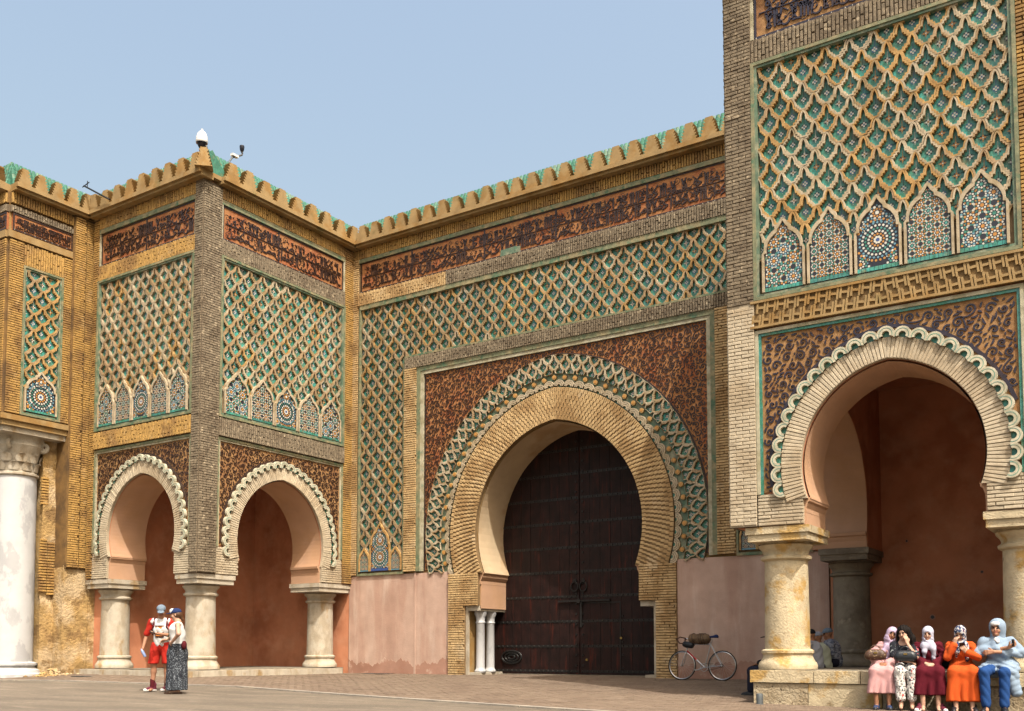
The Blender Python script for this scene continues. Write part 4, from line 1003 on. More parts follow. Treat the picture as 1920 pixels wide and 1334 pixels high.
# ================================================================ outer buttress on its marble column
BT = thing('buttress_tower', 'tall ochre brick buttress carried on a big white marble column', 'tower', (-12.5, -6.8, .2)); P = Pieces()
XB, Y0, Y1 = -11.6, -7.85, -6.10
FX = face((XB, 0, 0), (0, 1, 0), (1, 0, 0)); FY = face((0, Y0, 0), (1, 0, 0), (0, -1, 0)); X0 = -13.9
m = MB(); m.box(X0, XB, 6.75, 12.62, -Y1-.2, -Y0); m.build('wall', 'ochre_plain', BT, face((0, 0, 0), (1, 0, 0), (0, -1, 0)))
for z, e in ((6.62, .06), (6.48, .0), (6.34, -.07)):
    m = MB(); m.box(X0, XB+e+.06, z, z+.14, -Y1, -Y0+e+.06); m.build('corbel_slab', 'ochre_plain' if e >= 0 else 'limestone', BT, face((0, 0, 0), (1, 0, 0), (0, -1, 0)))
for F, a, b in ((FX, Y0, Y1), (FY, X0, XB)):
    coursed(P, F, BT, 'ochre_brick', 'ochre_mortar', a-.0, a+.38, 6.8, 11.3, .05, .085, bw=.2, ch=.062, name='pilaster_bed')
    coursed(P, F, BT, 'ochre_brick', 'ochre_mortar', b-.25, b, 6.8, 11.3, .05, .085, bw=.2, ch=.062, name='pilaster_bed')
    band(P, F, BT, 'ochre_brick', 'ochre_mortar', a+.38, b-.25, 10.72, 11.3, .05, .085)
    frame(BT, F, 'green_moulding', a+.38, b-.25, 6.8, 10.72, .09, 0, .09, inner='sage_glaze')
    lattice(P, F, a+.47, b-.34, 6.9, 10.63, max(2, round((b-a-.81)/.42)), .44, .0, .07, ('rib_ochre', 'rib_tan'), (.6, .4), lambda uc, zc, dx, dz: zc < 7.5)
    zellige(BT, F, (a+b+.13)/2, 6.92, (b-a-.81)-.12 if F is FX else .8, 1.05, .06, 2, ('blue_tile', 'green_glaze'))
    inscription(BT, F, a+.06, b-.02, 11.55, 12.0, .06, 55)
    m = MB(); m.box(a-.06, b, 11.34, 11.52, 0, .1); m.build('moulding', 'ochre_plain', BT, F)
    dentils(P, F, BT, 'dark_brick', 'dark_mortar', a, b, 12.02, 12.2); dentils(P, F, BT, 'ochre_brick', 'ochre_mortar', a, b, 12.25, 12.55)
    parapet(P, F, BT, a, b+.5 if F is FX else b, 5)
m = MB(); m.box(-12.2, -11.47, 2.92, 12.6, 5.45, 6.12); m.build('wall', 'ochre_mortar', BT, face((0, 0, 0), (1, 0, 0), (0, -1, 0)))
FP = face((-11.47, 0, 0), (0, 1, 0), (1, 0, 0))
coursed(P, FP, BT, 'ochre_brick', 'ochre_mortar', -6.10, -5.78, 2.95, 12.5, .03, .065, bw=.2, ch=.062, name='pilaster_bed')
coursed(P, FP, BT, 'ochre_brick', 'ochre_mortar', -5.74, -5.5, 2.95, 12.5, .0, .03, bw=.2, ch=.062, name='pilaster_bed', nb=-.05)
# eroded lower wall: uneven plaster shell with bare brick showing
def rough(name, m, x, y0, y1, z0, z1, amp, seed, nu=28, nz=60):
    r = np.random.default_rng(seed); ph = r.uniform(0, 6, 12); b = MB()
    for j in range(nz+1):
        for i in range(nu+1):
            u, z = y0+(y1-y0)*i/nu, z0+(z1-z0)*j/nz
            d = sum(math.sin(u*(1.3+k*1.7)+ph[k]+z*(.7+.9*k))*math.cos(z*(1.1+1.5*k)+ph[k+6]-u*k*.8)/(1+k) for k in range(6))*amp
            d += amp*.5*math.tanh(6*math.sin(z*1.9+ph[2]+math.sin(u*3.1+ph[1])))
            b.v.append((u, z, d))
    for j in range(nz):
        for i in range(nu): a = j*(nu+1)+i; b.f.append((a, a+1, a+nu+2, a+nu+1)); b.m.append(0)
    return b.build(name, m, BT, face((x, 0, 0), (0, 1, 0), (1, 0, 0)), smooth=True)
rough('eroded_wall', 'eroded_plaster', -11.98, -6.5, -5.9, -.2, 6.5, .045, 3)
rough('eroded_pilaster', 'eroded_plaster', -11.50, -6.14, -5.44, -.2, 3.0, .025, 5)
m = MB(); m.box(-13.9, -11.42, -.2, 12.5, .3, 5.44); m.box(-13.9, -11.52, -.2, 2.95, 5.5, 6.13); m.build('wall', 'eroded_plaster', BT, face((0, 0, 0), (1, 0, 0), (0, -1, 0)))
for j in range(int(4.5/.075)):
    z = .9+j*.075; u = -6.45
    while u < -6.12:
        if math.sin(u*2.3+z*1.1)+math.sin(z*2.7-u) > .35: put_brick(P, face((-11.98, 0, 0), (0, 1, 0), (1, 0, 0)), 'ochre_brick', u, z, .2, .05, -.02, .055)
        u += .22
m = MB(); m.box(-13.9, -12.0, -.2, 6.4, 6.2, 6.46); m.build('wall', 'eroded_plaster', BT, face((0, 0, 0), (1, 0, 0), (0, -1, 0)))
# marble column with composite capital
CX, CY = -12.42, -7.0; cr = .53; zb = gz(-12, -7)-.02
c = MB(); c.lathe([(.80, zb), (.80, zb+.10), (.74, zb+.13), (.72, zb+.2), (.62, zb+.25), (.60, zb+.30), (.66, zb+.33), (.66, zb+.38), (cr+.02, zb+.42)], seg=32)
c.build('column_base', 'white_marble', BT, Matrix.Translation((CX, CY, 0)), smooth=True)
c = MB(); c.lathe([(cr*(1.03-.05*i/10), zb+.42+(5.30-zb-.42)*i/10) for i in range(11)], seg=36); c.build('column_shaft', 'white_marble', BT, Matrix.Translation((CX, CY, 0)), smooth=True)
c = MB(); c.lathe([(cr*.98, 5.30), (cr*1.08, 5.33), (cr*1.08, 5.38), (cr*.97, 5.41), (cr*1.0, 5.75), (cr*1.12, 5.98), (cr*1.25, 6.1), (cr*1.2, 6.2), (cr*1.3, 6.34)], seg=32)
cap = c.build('column_capital', 'limestone', BT, Matrix.Translation((CX, CY, 0)), smooth=True)
for ring, zz, nn, hh, rr in ((0, 5.44, 10, .30, .54), (1, 5.66, 10, .30, .58)):
    for i in range(nn):
        a = 2*PI*(i+.5*ring)/nn; q = MB(); K = 6
        for j in range(K+1):
            s = j/K; w = .13*math.sin(PI*(.25+.72*s))+.012; o = rr-.02+.10*s**3+.02*s; q.v += [(o, -w, zz+hh*s-.09*s**6), (o+.035, 0, zz+hh*s-.09*s**6), (o, w, zz+hh*s-.09*s**6)]
        for j in range(K): b = 3*j; q.f += [(b, b+1, b+4, b+3), (b+1, b+2, b+5, b+4)]; q.m += [0, 0]
        q.build('acanthus_leaf', 'limestone', cap, Matrix.Translation((CX, CY, 0)) @ Matrix.Rotation(a, 4, 'Z'), smooth=True)
for i in range(4):
    a = PI/4+i*PI/2; q = MB()
    q.tube([(.68+.13*(1-t*.75)*math.cos(2*PI*1.6*t+PI*.5), 0, 6.13+.15*(1-t*.75)*math.sin(2*PI*1.6*t+PI*.5)) for t in [k/20 for k in range(21)]], [.07-.03*k/20 for k in range(21)], 8)
    q.build('volute', 'limestone', cap, Matrix.Translation((CX, CY, 0)) @ Matrix.Rotation(a, 4, 'Z'), smooth=True)
P.flush(BT, {'brick': 300, 'tile': 300, 'roof_tile': 40})
# ================================================================ figures: smooth signed-distance bodies and clothes
mat('skin_brown', (.33, .155, .085), rough=.55, var=.1, scale=8, bump=.05); mat('skin_fair', (.56, .33, .23), rough=.55, var=.1, scale=8, bump=.05); mat('skin_tan', (.42, .21, .125), rough=.55, var=.1, scale=8, bump=.05)
mat('hair_black', (.012, .009, .008), rough=.7, spec=.1, var=.4, scale=40, bump=.4, fine=90); mat('lip', (.36, .12, .09), rough=.5, var=0, bump=0); mat('eye_dark', (.015, .01, .01), rough=.3, var=0, bump=0)
CL = dict(rough=.9, spec=.15, bump=.25, fine=140, bs=.004)
mat('cloth_pink', (0.612, 0.34, 0.34), var=.1, **CL); mat('cloth_lavender', (.52, .40, .55), var=.12, **CL); mat('cloth_white_lilac', (0.527, 0.527, 0.646), var=.08, **CL)
mat('cloth_maroon', (0.0975, 0.006, 0.015), var=.15, **CL); mat('cloth_orange', (0.592, 0.092, 0.016), var=.1, **CL); mat('cloth_blue_grey', (0.264, 0.352, 0.464), var=.1, **CL); mat('cloth_trouser_blue', (0.01875, 0.0675, 0.225), var=.15, **CL)
mat('cloth_white', (0.684, 0.684, 0.675), var=.06, **CL); mat('cloth_red', (0.51, 0.02975, 0.0187), var=.1, **CL); mat('cloth_dark_red', (.10, .012, .018), var=.1, **CL); mat('cloth_black', (.016, .016, .02), var=.2, **CL); mat('cloth_navy', (.02, .035, .11), var=.15, **CL)
mat('cloth_cap_grey', (.17, .22, .28), var=.1, **CL); mat('cloth_sage', (.46, .50, .40), var=.1, **CL); mat('cloth_grey', (.32, .34, .40), var=.1, **CL); mat('denim_dark', (.02, .022, .04), var=.2, **CL)
mat('floral_white', (.74, .72, .68), rough=.9, var=.05, c2=(.04, .05, .07), s2=34, m2=(.53, .57), c3=(.50, .08, .07), s3=24, m3=(.60, .63), spec=.15, bump=.1)
mat('floral_dark', (.02, .022, .03), rough=.9, var=.05, c2=(.45, .10, .12), s2=18, m2=(.60, .63), c3=(.45, .5, .5), s3=25, m3=(.62, .65), spec=.15, bump=.1)
mat('skirt_print', (.03, .035, .045), rough=.9, var=.05, c2=(.24, .27, .31), s2=48, m2=(.54, .58), c3=(.02, .02, .03), s3=12, m3=(.6, .65), spec=.15, bump=.1)
mat('scarf_print', (.62, .60, .60), rough=.85, var=.05, c2=(.03, .05, .12), s2=30, m2=(.47, .51), c3=(.45, .10, .07), s3=22, m3=(.62, .65), spec=.15, bump=.1)
mat('plaid', (.30, .32, .38), rough=.9, var=.05, c2=(.10, .12, .18), s2=14, m2=(.5, .53), stretch=(1, 1, 3), spec=.15, bump=.1)
mat('leather_brown', (.07, .035, .02), rough=.45, var=.3, c2=(.30, .22, .13), s2=30, m2=(.6, .64)); mat('leather_black', (.02, .024, .03), rough=.35, var=.2)
mat('shoe_maroon', (.12, .012, .03), rough=.7, var=.1); mat('rubber_white', (.75, .73, .70), rough=.6, var=.05); mat('shoe_black', (.015, .015, .017), rough=.45, var=.2); mat('shoe_blue', (.03, .05, .12), rough=.5, var=.1)
mat('phone_black', (.01, .01, .012), rough=.2, var=0, bump=0); mat('print_orange', (.70, .22, .03), var=.05, bump=0); mat('print_dark', (.04, .012, .01), var=0, bump=0); mat('print_green', (.10, .30, .12), var=.1, bump=0); mat('bottle_blue', (.25, .33, .55), rough=.15, var=.1, bump=0)
V3 = lambda *a: np.array(a, float)
class SDF:
    def __init__(s, vox=.0095): s.p = []; s.sub = []; s.cut = []; s.vox = vox; s.disp = None
    def cone(s, a, b, ra, rb, m=0, k=.025): s.p.append(('c', V3(*a), V3(*b), ra, rb, m, k)); return s
    def chain(s, pts, rs, m=0, k=.025):
        for i in range(len(pts)-1): s.cone(pts[i], pts[i+1], rs[i], rs[i+1], m, k)
        return s
    def ell(s, c, r, m=0, k=.02, R=None): s.p.append(('e', V3(*c), V3(*r), R, 0, m, k)); return s
    def carve(s, c, r, k=.01): s.sub.append((V3(*c), V3(*r), k)); return s
    def mesh(s, name, mats):
        lo = np.full(3, 1e9); hi = -lo
        for q in s.p:
            if q[0] == 'c': r = max(q[3], q[4]); a = np.minimum(q[1], q[2])-r; b = np.maximum(q[1], q[2])+r
            else: r = max(q[2]); a = q[1]-r; b = q[1]+r
            lo = np.minimum(lo, a); hi = np.maximum(hi, b)
        v = s.vox; lo -= 3*v; n = np.ceil((hi+3*v-lo)/v).astype(int)+1
        G = np.full(n, .2, np.float32); D = np.full(n, 9., np.float32); MT = np.zeros(n, np.int8)
        ax = [lo[i]+np.arange(n[i])*v for i in range(3)]
        for q in s.p:
            if q[0] == 'c': r = max(q[3], q[4])+.05; a = np.minimum(q[1], q[2])-r; b = np.maximum(q[1], q[2])+r
            else: r = max(q[2])+.05; a = q[1]-r; b = q[1]+r
            i0 = np.maximum(0, np.floor((a-lo)/v).astype(int)); i1 = np.minimum(n, np.ceil((b-lo)/v).astype(int)+1)
            sl = tuple(slice(i0[i], i1[i]) for i in range(3))
            X = ax[0][sl[0]][:, None, None]; Y = ax[1][sl[1]][None, :, None]; Z = ax[2][sl[2]][None, None, :]
            if q[0] == 'c':
                ab = q[2]-q[1]; L = max(ab@ab, 1e-9)
                t = np.clip(((X-q[1][0])*ab[0]+(Y-q[1][1])*ab[1]+(Z-q[1][2])*ab[2])/L, 0, 1)
                d = np.sqrt((X-q[1][0]-t*ab[0])**2+(Y-q[1][1]-t*ab[1])**2+(Z-q[1][2]-t*ab[2])**2)-(q[3]+t*(q[4]-q[3]))
            else:
                x, y, z = X-q[1][0], Y-q[1][1], Z-q[1][2]
                if q[3] is not None:
                    R = q[3]; x, y, z = R[0, 0]*x+R[1, 0]*y+R[2, 0]*z, R[0, 1]*x+R[1, 1]*y+R[2, 1]*z, R[0, 2]*x+R[1, 2]*y+R[2, 2]*z
                rr = q[2]; k0 = np.sqrt((x/rr[0])**2+(y/rr[1])**2+(z/rr[2])**2); k1 = np.sqrt((x/rr[0]**2)**2+(y/rr[1]**2)**2+(z/rr[2]**2)**2)+1e-9
                d = k0*(k0-1)/k1
            g = G[sl]; k = q[6]; h = np.maximum(k-np.abs(g-d), 0)/k; G[sl] = np.minimum(g, d)-h*h*k*.25
            w_ = d < D[sl]; D[sl] = np.where(w_, d, D[sl]); MT[sl] = np.where(w_, q[5], MT[sl])
        X, Y, Z = ax[0][:, None, None], ax[1][None, :, None], ax[2][None, None, :]
        if s.disp: G = G + s.disp(X, Y, Z).astype(np.float32)
        for c, r, k in s.sub:
            k0 = np.sqrt(((X-c[0])/r[0])**2+((Y-c[1])/r[1])**2+((Z-c[2])/r[2])**2); G = np.maximum(G, -(k0-1)*min(r))
        for pt, nn in s.cut: G = np.maximum(G, (X-pt[0])*nn[0]+(Y-pt[1])*nn[1]+(Z-pt[2])*nn[2])
        S = G < 0; c8 = [S[i:n[0]-1+i, j:n[1]-1+j, k:n[2]-1+k] for i in (0, 1) for j in (0, 1) for k in (0, 1)]
        cnt = sum(c.astype(np.int8) for c in c8); I = np.argwhere((cnt > 0) & (cnt < 8))
        idx = np.full(n-1, -1, np.int32); idx[tuple(I.T)] = np.arange(len(I))
        acc = np.zeros((len(I), 3)); num = np.zeros(len(I))
        for axn in range(3):
            for o1 in (0, 1):
                for o2 in (0, 1):
                    o = [0, 0, 0]; o[(axn+1) % 3] = o1; o[(axn+2) % 3] = o2; A = I+o; B = A.copy(); B[:, axn] += 1
                    g0, g1 = G[tuple(A.T)], G[tuple(B.T)]; m = (g0 < 0) != (g1 < 0); t = np.where(m, g0/(g0-g1+1e-12), 0)
                    p = A.astype(float); p[:, axn] += t; acc[m] += p[m]; num[m] += 1
        vt = lo+acc/num[:, None]*v; F = []; 
        for axn in range(3):
            b, c = (axn+1) % 3, (axn+2) % 3
            A = [slice(1, -1)]*3; A[axn] = slice(0, -1); B = list(A); B[axn] = slice(1, None)
            s0, s1 = S[tuple(A)], S[tuple(B)]; E = np.argwhere(s0 != s1)
            if not len(E): continue
            fl = s0[tuple(E.T)]; base = E.copy(); base[:, b] += 1; base[:, c] += 1
            def at(db, dc): q = base.copy(); q[:, b] += db; q[:, c] += dc; return idx[tuple(q.T)]
            q = np.stack([at(-1, -1), at(0, -1), at(0, 0), at(-1, 0)], 1); q[~fl] = q[~fl][:, ::-1]; F.append(q)
        F = np.concatenate(F); mi = MT[tuple(np.clip(np.round((vt-lo)/v).astype(int), 0, n-1).T)]
        fm = mi[F[:, 0]]
        me = bpy.data.meshes.new(name); me.from_pydata(vt.tolist(), [], F.tolist())
        for x in mats: me.materials.append(MATS[x])
        me.polygons.foreach_set('material_index', fm.astype(np.int32)); me.polygons.foreach_set('use_smooth', np.ones(len(F), bool)); me.update(); return me
    def build(s, name, mats, parent):
        o = bpy.data.objects.new(name, s.mesh(name, mats)); link(o, parent, WM[parent.name]); return o
def unit(v): return v/np.linalg.norm(v)
def hand(S, wr, d, nrm, side, curl, sc=1., m=0):
    """palm, four unequal fingers with knuckle bends and a thumb leaving the side of the palm"""
    d = unit(V3(*d)); nrm = V3(*nrm); nrm = unit(nrm-d*(nrm@d)); sd = np.cross(d, nrm)*side; wr = V3(*wr); k = .007
    for o in (-.02, 0, .02): S.cone(wr+d*.012*sc+sd*o*.7*sc, wr+d*.08*sc+sd*o*1.15*sc, .017*sc, .0145*sc, m, .012)
    for i, L in enumerate((.066, .076, .07, .054)):
        p = wr+d*.084*sc+sd*(.031-.0205*i)*sc; dd = d.copy()
        for j, f in enumerate((.45, .31, .24)):
            a = curl*(.55, 1.0, .8)[j]; dd = unit(dd*math.cos(a)+nrm*math.sin(a)); q = p+dd*L*f*sc; S.cone(p, q, (.0095-.0008*j)*sc, (.009-.0008*j)*sc, m, k); p = q
    p = wr+d*.028*sc+sd*.03*sc; dd = unit(d*.65+sd*.65+nrm*.35)
    for L in (.034, .03): q = p+dd*L*sc; S.cone(p, q, .0115*sc, .0095*sc, m, k); p = q; dd = unit(dd*.8+d*.4+nrm*.2)
def headpiece(S, c, sc, yaw=0., pitch=0., roll=0.):
    """head with brow, nose, lips, chin, ears, eyes; c is the head centre. returns local->world map"""
    R = np.array(Matrix.Rotation(yaw, 3, 'Z') @ Matrix.Rotation(pitch, 3, 'X') @ Matrix.Rotation(roll, 3, 'Y')); c = V3(*c)
    f = lambda x, y, z: c+R@V3(x, y, z)*sc
    S.ell(f(0, .012, .025), (.076*sc, .095*sc, .092*sc), 0, .02, R); S.ell(f(0, -.022, -.045), (.056*sc, .062*sc, .072*sc), 0, .03, R)
    S.cone(f(0, -.093, .008), f(0, -.108, -.022), .009*sc, .0135*sc, 0, .012)
    S.ell(f(0, -.072, -.085), (.024*sc, .02*sc, .02*sc), 0, .02, R)
    for s in (-1, 1):
        S.ell(f(s*.076, .01, -.005), (.012*sc, .022*sc, .032*sc), 0, .01, R)
        S.cone(f(s*.016, -.083, .026), f(s*.05, -.072, .026), .0055*sc, .0045*sc, 3, .008)
        S.ell(f(s*.032, -.077, .006), (.0075*sc, .006*sc, .0055*sc), 2, .004, R)
        S.ell(f(s*.04, -.06, -.03), (.024*sc, .022*sc, .024*sc), 0, .02, R)
    S.cone(f(-.02, -.079, -.052), f(.02, -.079, -.052), .0085*sc, .0085*sc, 1, .006)
    return f, R
SKN = lambda s: [s, 'lip', 'eye_dark', 'hair_black']
def mid(a, b, t=.5): return V3(*a)*(1-t)+V3(*b)*t
def person(label, x, y, z, rz, group=None):
    return thing('person', label, 'person', (x, y, z), group, rz)
def rbox(mb, c, h, mi=0):
    b = len(mb.v); x, y, z = c; a, d, e = h
    mb.v.extend([(x+i*a, y+j*d, z+k*e) for k in (-1, 1) for j in (-1, 1) for i in (-1, 1)])
    mb.f.extend([tuple(b+i for i in t) for t in ((0, 2, 3, 1), (4, 5, 7, 6), (0, 1, 5, 4), (2, 6, 7, 3), (0, 4, 6, 2), (1, 3, 7, 5))]); mb.m.extend([mi]*6)
def sneaker(T, at, yaw, mu, ms, sc=1., high=.1, name='shoe'):
    S = SDF(.009); R = np.array(Matrix.Rotation(yaw, 3, 'Z')); c = V3(*at); f = lambda x, y, z: c+R@V3(x, y, z)*sc
    S.chain([f(0, .05, .045), f(0, -.06, .042), f(0, -.15, .034)], [.043*sc, .044*sc, .034*sc], 0, .02); S.cone(f(0, .04, .06), f(0, .045, .05+high), .044*sc, .046*sc, 0, .02)
    S.chain([f(0, .055, .016), f(0, -.06, .016), f(0, -.165, .016)], [.044*sc, .048*sc, .036*sc], 1, .01); S.cut.append((f(0, 0, .004), (0, 0, -1)))
    if ms == 'rubber_white': S.ell(f(0, -.175, .032), (.034*sc, .03*sc, .026*sc), 1, .01)
    return S.build(name, [mu, ms], T)

# ---------------------------------------------------------------- seated figures on the stone ledge
def seated(label, x, y, rz, skin, sc, seat, lean=(0, 0), head=(0, 0, 0), knees=.11, kx=0., arms=None, hemz=.22, torso=1., ank=.13, fem=True, group=None, z=None, feet=-.02):
    """joints in metres, z from the ground; front is -y"""
    g = gz(x, y-.4) if z is None else z; T = person(label, x, y, g, rz, group)
    J = {}; J['pel'] = V3(0, .02, seat+.10*sc); J['chest'] = V3(lean[0]*.55, lean[1]*.6, seat+.37*sc*torso); J['neck'] = V3(lean[0]*.9, lean[1]*.85-.01, seat+.50*sc*torso)
    J['head'] = V3(lean[0]+head[0]*.0, lean[1]-.035, seat+.635*sc*torso)
    shw = (.155 if fem else .185)*sc
    for s, n in ((-1, 'L'), (1, 'R')):
        J['sh'+n] = J['neck']+V3(s*shw, .01, -.055*sc); J['hip'+n] = V3(s*.085*sc, .02, seat+.085*sc)
        J['kn'+n] = V3(kx+s*knees, -.40*sc, seat+.03*sc); J['an'+n] = V3(kx+s*knees*.9, -.40*sc+feet, ank)
    J['elL'], J['wrL'], J['elR'], J['wrR'] = [V3(*a) for a in arms]
    B = SDF(.0088); f, R = headpiece(B, J['head'], sc*.93, *head)
    B.cone(J['neck']-V3(0, 0, .02), J['head']-V3(0, -.01, .04*sc), .052*sc, .05*sc, 0, .03)
    B.chain([J['pel'], J['chest'], J['neck']], [.125*sc, .12*sc, .06*sc], 0, .05); B.cone(J['shL'], J['shR'], .05*sc, .05*sc, 0, .04)
    for n in 'LR':
        B.chain([J['sh'+n], J['el'+n], J['wr'+n]], [.047*sc, .037*sc, .024*sc], 0, .02); B.chain([J['hip'+n], J['kn'+n], J['an'+n]], [.08*sc, .056*sc, .036*sc], 0, .03)
        B.chain([J['an'+n]-V3(0, -.02, .05*sc), J['an'+n]+V3(0, -.12*sc, -.085*sc)], [.034*sc, .026*sc], 0, .03)
    return T, J, B, f, R
def robe(J, sc, hemz, m=0, fold=1., sleeve=.068, vox=.0105, spread=.02):
    S = SDF(vox); k = .05
    S.chain([J['pel'], J['chest'], J['neck']-V3(0, 0, .015)], [.15*sc, .128*sc, .068*sc], m, .06); S.cone(J['shL'], J['shR'], .058*sc, .058*sc, m, .05)
    kn, pm = mid(J['knL'], J['knR']), J['pel']
    for n, s in (('L', -1), ('R', 1)):
        S.chain([J['sh'+n], J['el'+n], mid(J['el'+n], J['wr'+n], .86)], [.056*sc, .052*sc, sleeve*.85*sc], m, .03)
        h = J['kn'+n]*1.; h[2] = hemz-.02; h += V3(s*spread, -.02, 0)
        S.chain([J['hip'+n], J['kn'+n]+V3(0, .02, .0), h], [.112*sc, .086*sc, .09*sc], m, k)
    h = kn*1.; h[2] = hemz-.02; S.chain([pm, kn+V3(0, .02, -.01), h], [.125*sc, .078*sc, .085*sc], m, k)
    S.cut.append(((0, 0, hemz), (0, -.12, -1)))
    cr_ = lambda a: .5-np.abs(np.sin(a))
    S.disp = lambda X, Y, Z: fold*(.016*cr_(X*34+2.5*np.sin(Z*6)+Y*9)*np.clip((J['knL'][2]+.06-Z)*4, 0, 1)+.010*cr_(X*17+Z*24+2.5*np.sin(Y*13+Z*8))*np.clip((Z-J['pel'][2]+.1)*6, .25, 1)+.006*cr_(Y*30+X*14))
    return S
def hijab(T, J, f, R, sc, m, tails=True, name='headscarf'):
    S = SDF(.0088); S.ell(f(0, .018, .028), (.094*sc, .112*sc, .108*sc), 0, .02, R); S.ell(f(0, -.012, -.07), (.084*sc, .088*sc, .08*sc), 0, .04, R)
    S.cone(f(0, .02, -.11), J['neck']-V3(0, .0, .03), .082*sc, .10*sc, 0, .05); S.ell(J['neck']+V3(0, -.03, -.07*sc), (.135*sc, .105*sc, .075*sc), 0, .05)
    if tails:
        S.chain([J['neck']+V3(.07*sc, -.09*sc, -.03), J['chest']+V3(.07*sc, -.135*sc, .02), J['pel']+V3(.07*sc, -.165*sc, .11)], [.045*sc, .04*sc, .032*sc], 0, .03)
        S.chain([J['neck']+V3(-.05*sc, -.095*sc, -.05), J['chest']+V3(-.07*sc, -.14*sc, -.02), J['pel']+V3(-.075*sc, -.165*sc, .15)], [.04*sc, .034*sc, .024*sc], 0, .03)
    S.carve(f(0, -.105, -.018), (.058*sc, .075*sc, .078*sc))
    S.disp = lambda X, Y, Z: .009*(.5-np.abs(np.sin(X*26+Z*22+2.5*np.sin(Z*17))))*np.clip((J['head'][2]+.02-Z)*8, .15, 1)
    return S.build(name, [m], T)
SEAT = .56; RZ0 = .2; BY = -5.72
# woman in pink leaning on her neighbour
T, J, B, f, R = seated('person in a pink robe and lilac headscarf leaning her head on the long-haired neighbour', 9.26, BY, RZ0, 'skin_brown', .92, SEAT, (.14, -.03), (.2, .15, .38), .10, 0, [(-.20, -.06, .82), (-.02, -.28, .70), (.27, -.10, .80), (.06, -.29, .70)], ank=.12)
hand(B, J['wrL'], (.8, -.5, -.25), (0, .3, -1), 1, .5, .92); hand(B, J['wrR'], (-.6, -.6, -.2), (0, .3, -1), -1, .5, .92)
B.build('body', SKN('skin_brown'), T); robe(J, .92, .21, spread=.04).build('robe', ['cloth_pink'], T); hijab(T, J, f, R, .87, 'cloth_lavender')
for s, n in ((-1, 'L'), (1, 'R')): sneaker(T, (J['an'+n][0], J['an'+n][1]+.01, .01), .1*s, 'shoe_blue', 'shoe_black', .9, .03)
# young woman with long black hair, hand to her mouth
T, J, B, f, R = seated('person with long black hair and white floral trousers holding a hand to her mouth', 9.60, BY-.02, RZ0, 'skin_fair', .94, SEAT, (-.02, -.05), (-.35, .2, -.12), .085, .0, [(-.17, -.12, .80), (.02, -.24, .74), (.15, -.24, .80), (.03, -.185, 1.0)], ank=.14)
hand(B, J['wrR'], (-.15, -.0, 1), (-.6, .8, .2), -1, .9, .92); hand(B, J['wrL'], (.9, -.3, -.2), (0, 0, -1), 1, .45, .92)
B.build('body', SKN('skin_fair'), T)
S = SDF(.0105); S.chain([J['pel'], J['chest'], J['neck']-V3(0, 0, .03)], [.13, .12, .055], 0, .05); S.cone(J['shL'], J['shR'], .05, .05, 0, .04)
for n in 'LR': S.chain([J['sh'+n], mid(J['sh'+n], J['el'+n], .9)], [.06, .055], 0, .03)
S.build('blouse', ['floral_dark'], T)
S = SDF(.0105)
for n in 'LR': S.chain([J['hip'+n], J['kn'+n], J['an'+n]+V3(0, 0, .06)], [.105, .074, .066], 0, .03)
S.disp = lambda X, Y, Z: .009*(.5-np.abs(np.sin(Z*14+X*34+Y*8))); S.build('trousers', ['floral_white'], T)
S = SDF(.0095); S.ell(f(0, .03, .035), (.088, .102, .098), 0, .02, R); S.carve(f(0, -.115, -.035), (.062, .09, .095))
for a, b in ((-.06, .02), (.065, -.01), (.03, .05), (-.03, .06)): S.chain([f(a, .03+abs(b)*.3, .04), f(a*1.5, .05, -.12), J['chest']+V3(a*2.1, .02+b*.3-.06*(abs(a) > .05), -.02)], [.05, .055, .04], 0, .03)
S.disp = lambda X, Y, Z: .004*np.sin(X*150+Z*20); S.build('hair', ['hair_black'], T)
for n in 'LR': S = SDF(.008); a = J['an'+n]; S.chain([(a[0], a[1]+.04, .012), (a[0], a[1]-.15, .012)], [.036, .034], 0, .01); S.cut.append(((0, 0, .02), (0, 0, 1))); S.build('sandal', ['leather_brown'], T)
# maroon dress
T, J, B, f, R = seated('person in a maroon dress and pale lilac headscarf, hands folded, beside the black backpack', 9.93, BY, RZ0, 'skin_fair', .92, SEAT, (-.01, -.05), (-.1, .25, .05), .115, .0, [(-.20, -.05, .80), (-.06, -.29, .71), (.20, -.06, .80), (.06, -.29, .70)], ank=.12)
hand(B, J['wrL'], (.75, -.5, -.3), (.2, .5, -1), 1, .7, .9); hand(B, J['wrR'], (-.75, -.5, -.2), (-.2, .5, -1), -1, .6, .9)
B.build('body', SKN('skin_fair'), T); robe(J, .92, .20, spread=.05).build('dress', ['cloth_maroon'], T); hijab(T, J, f, R, .87, 'cloth_white_lilac')
for s, n in ((-1, 'L'), (1, 'R')): sneaker(T, (J['an'+n][0]+s*.05, J['an'+n][1]-.02, .01), .25*s, 'shoe_maroon', 'rubber_white', .95, .04)
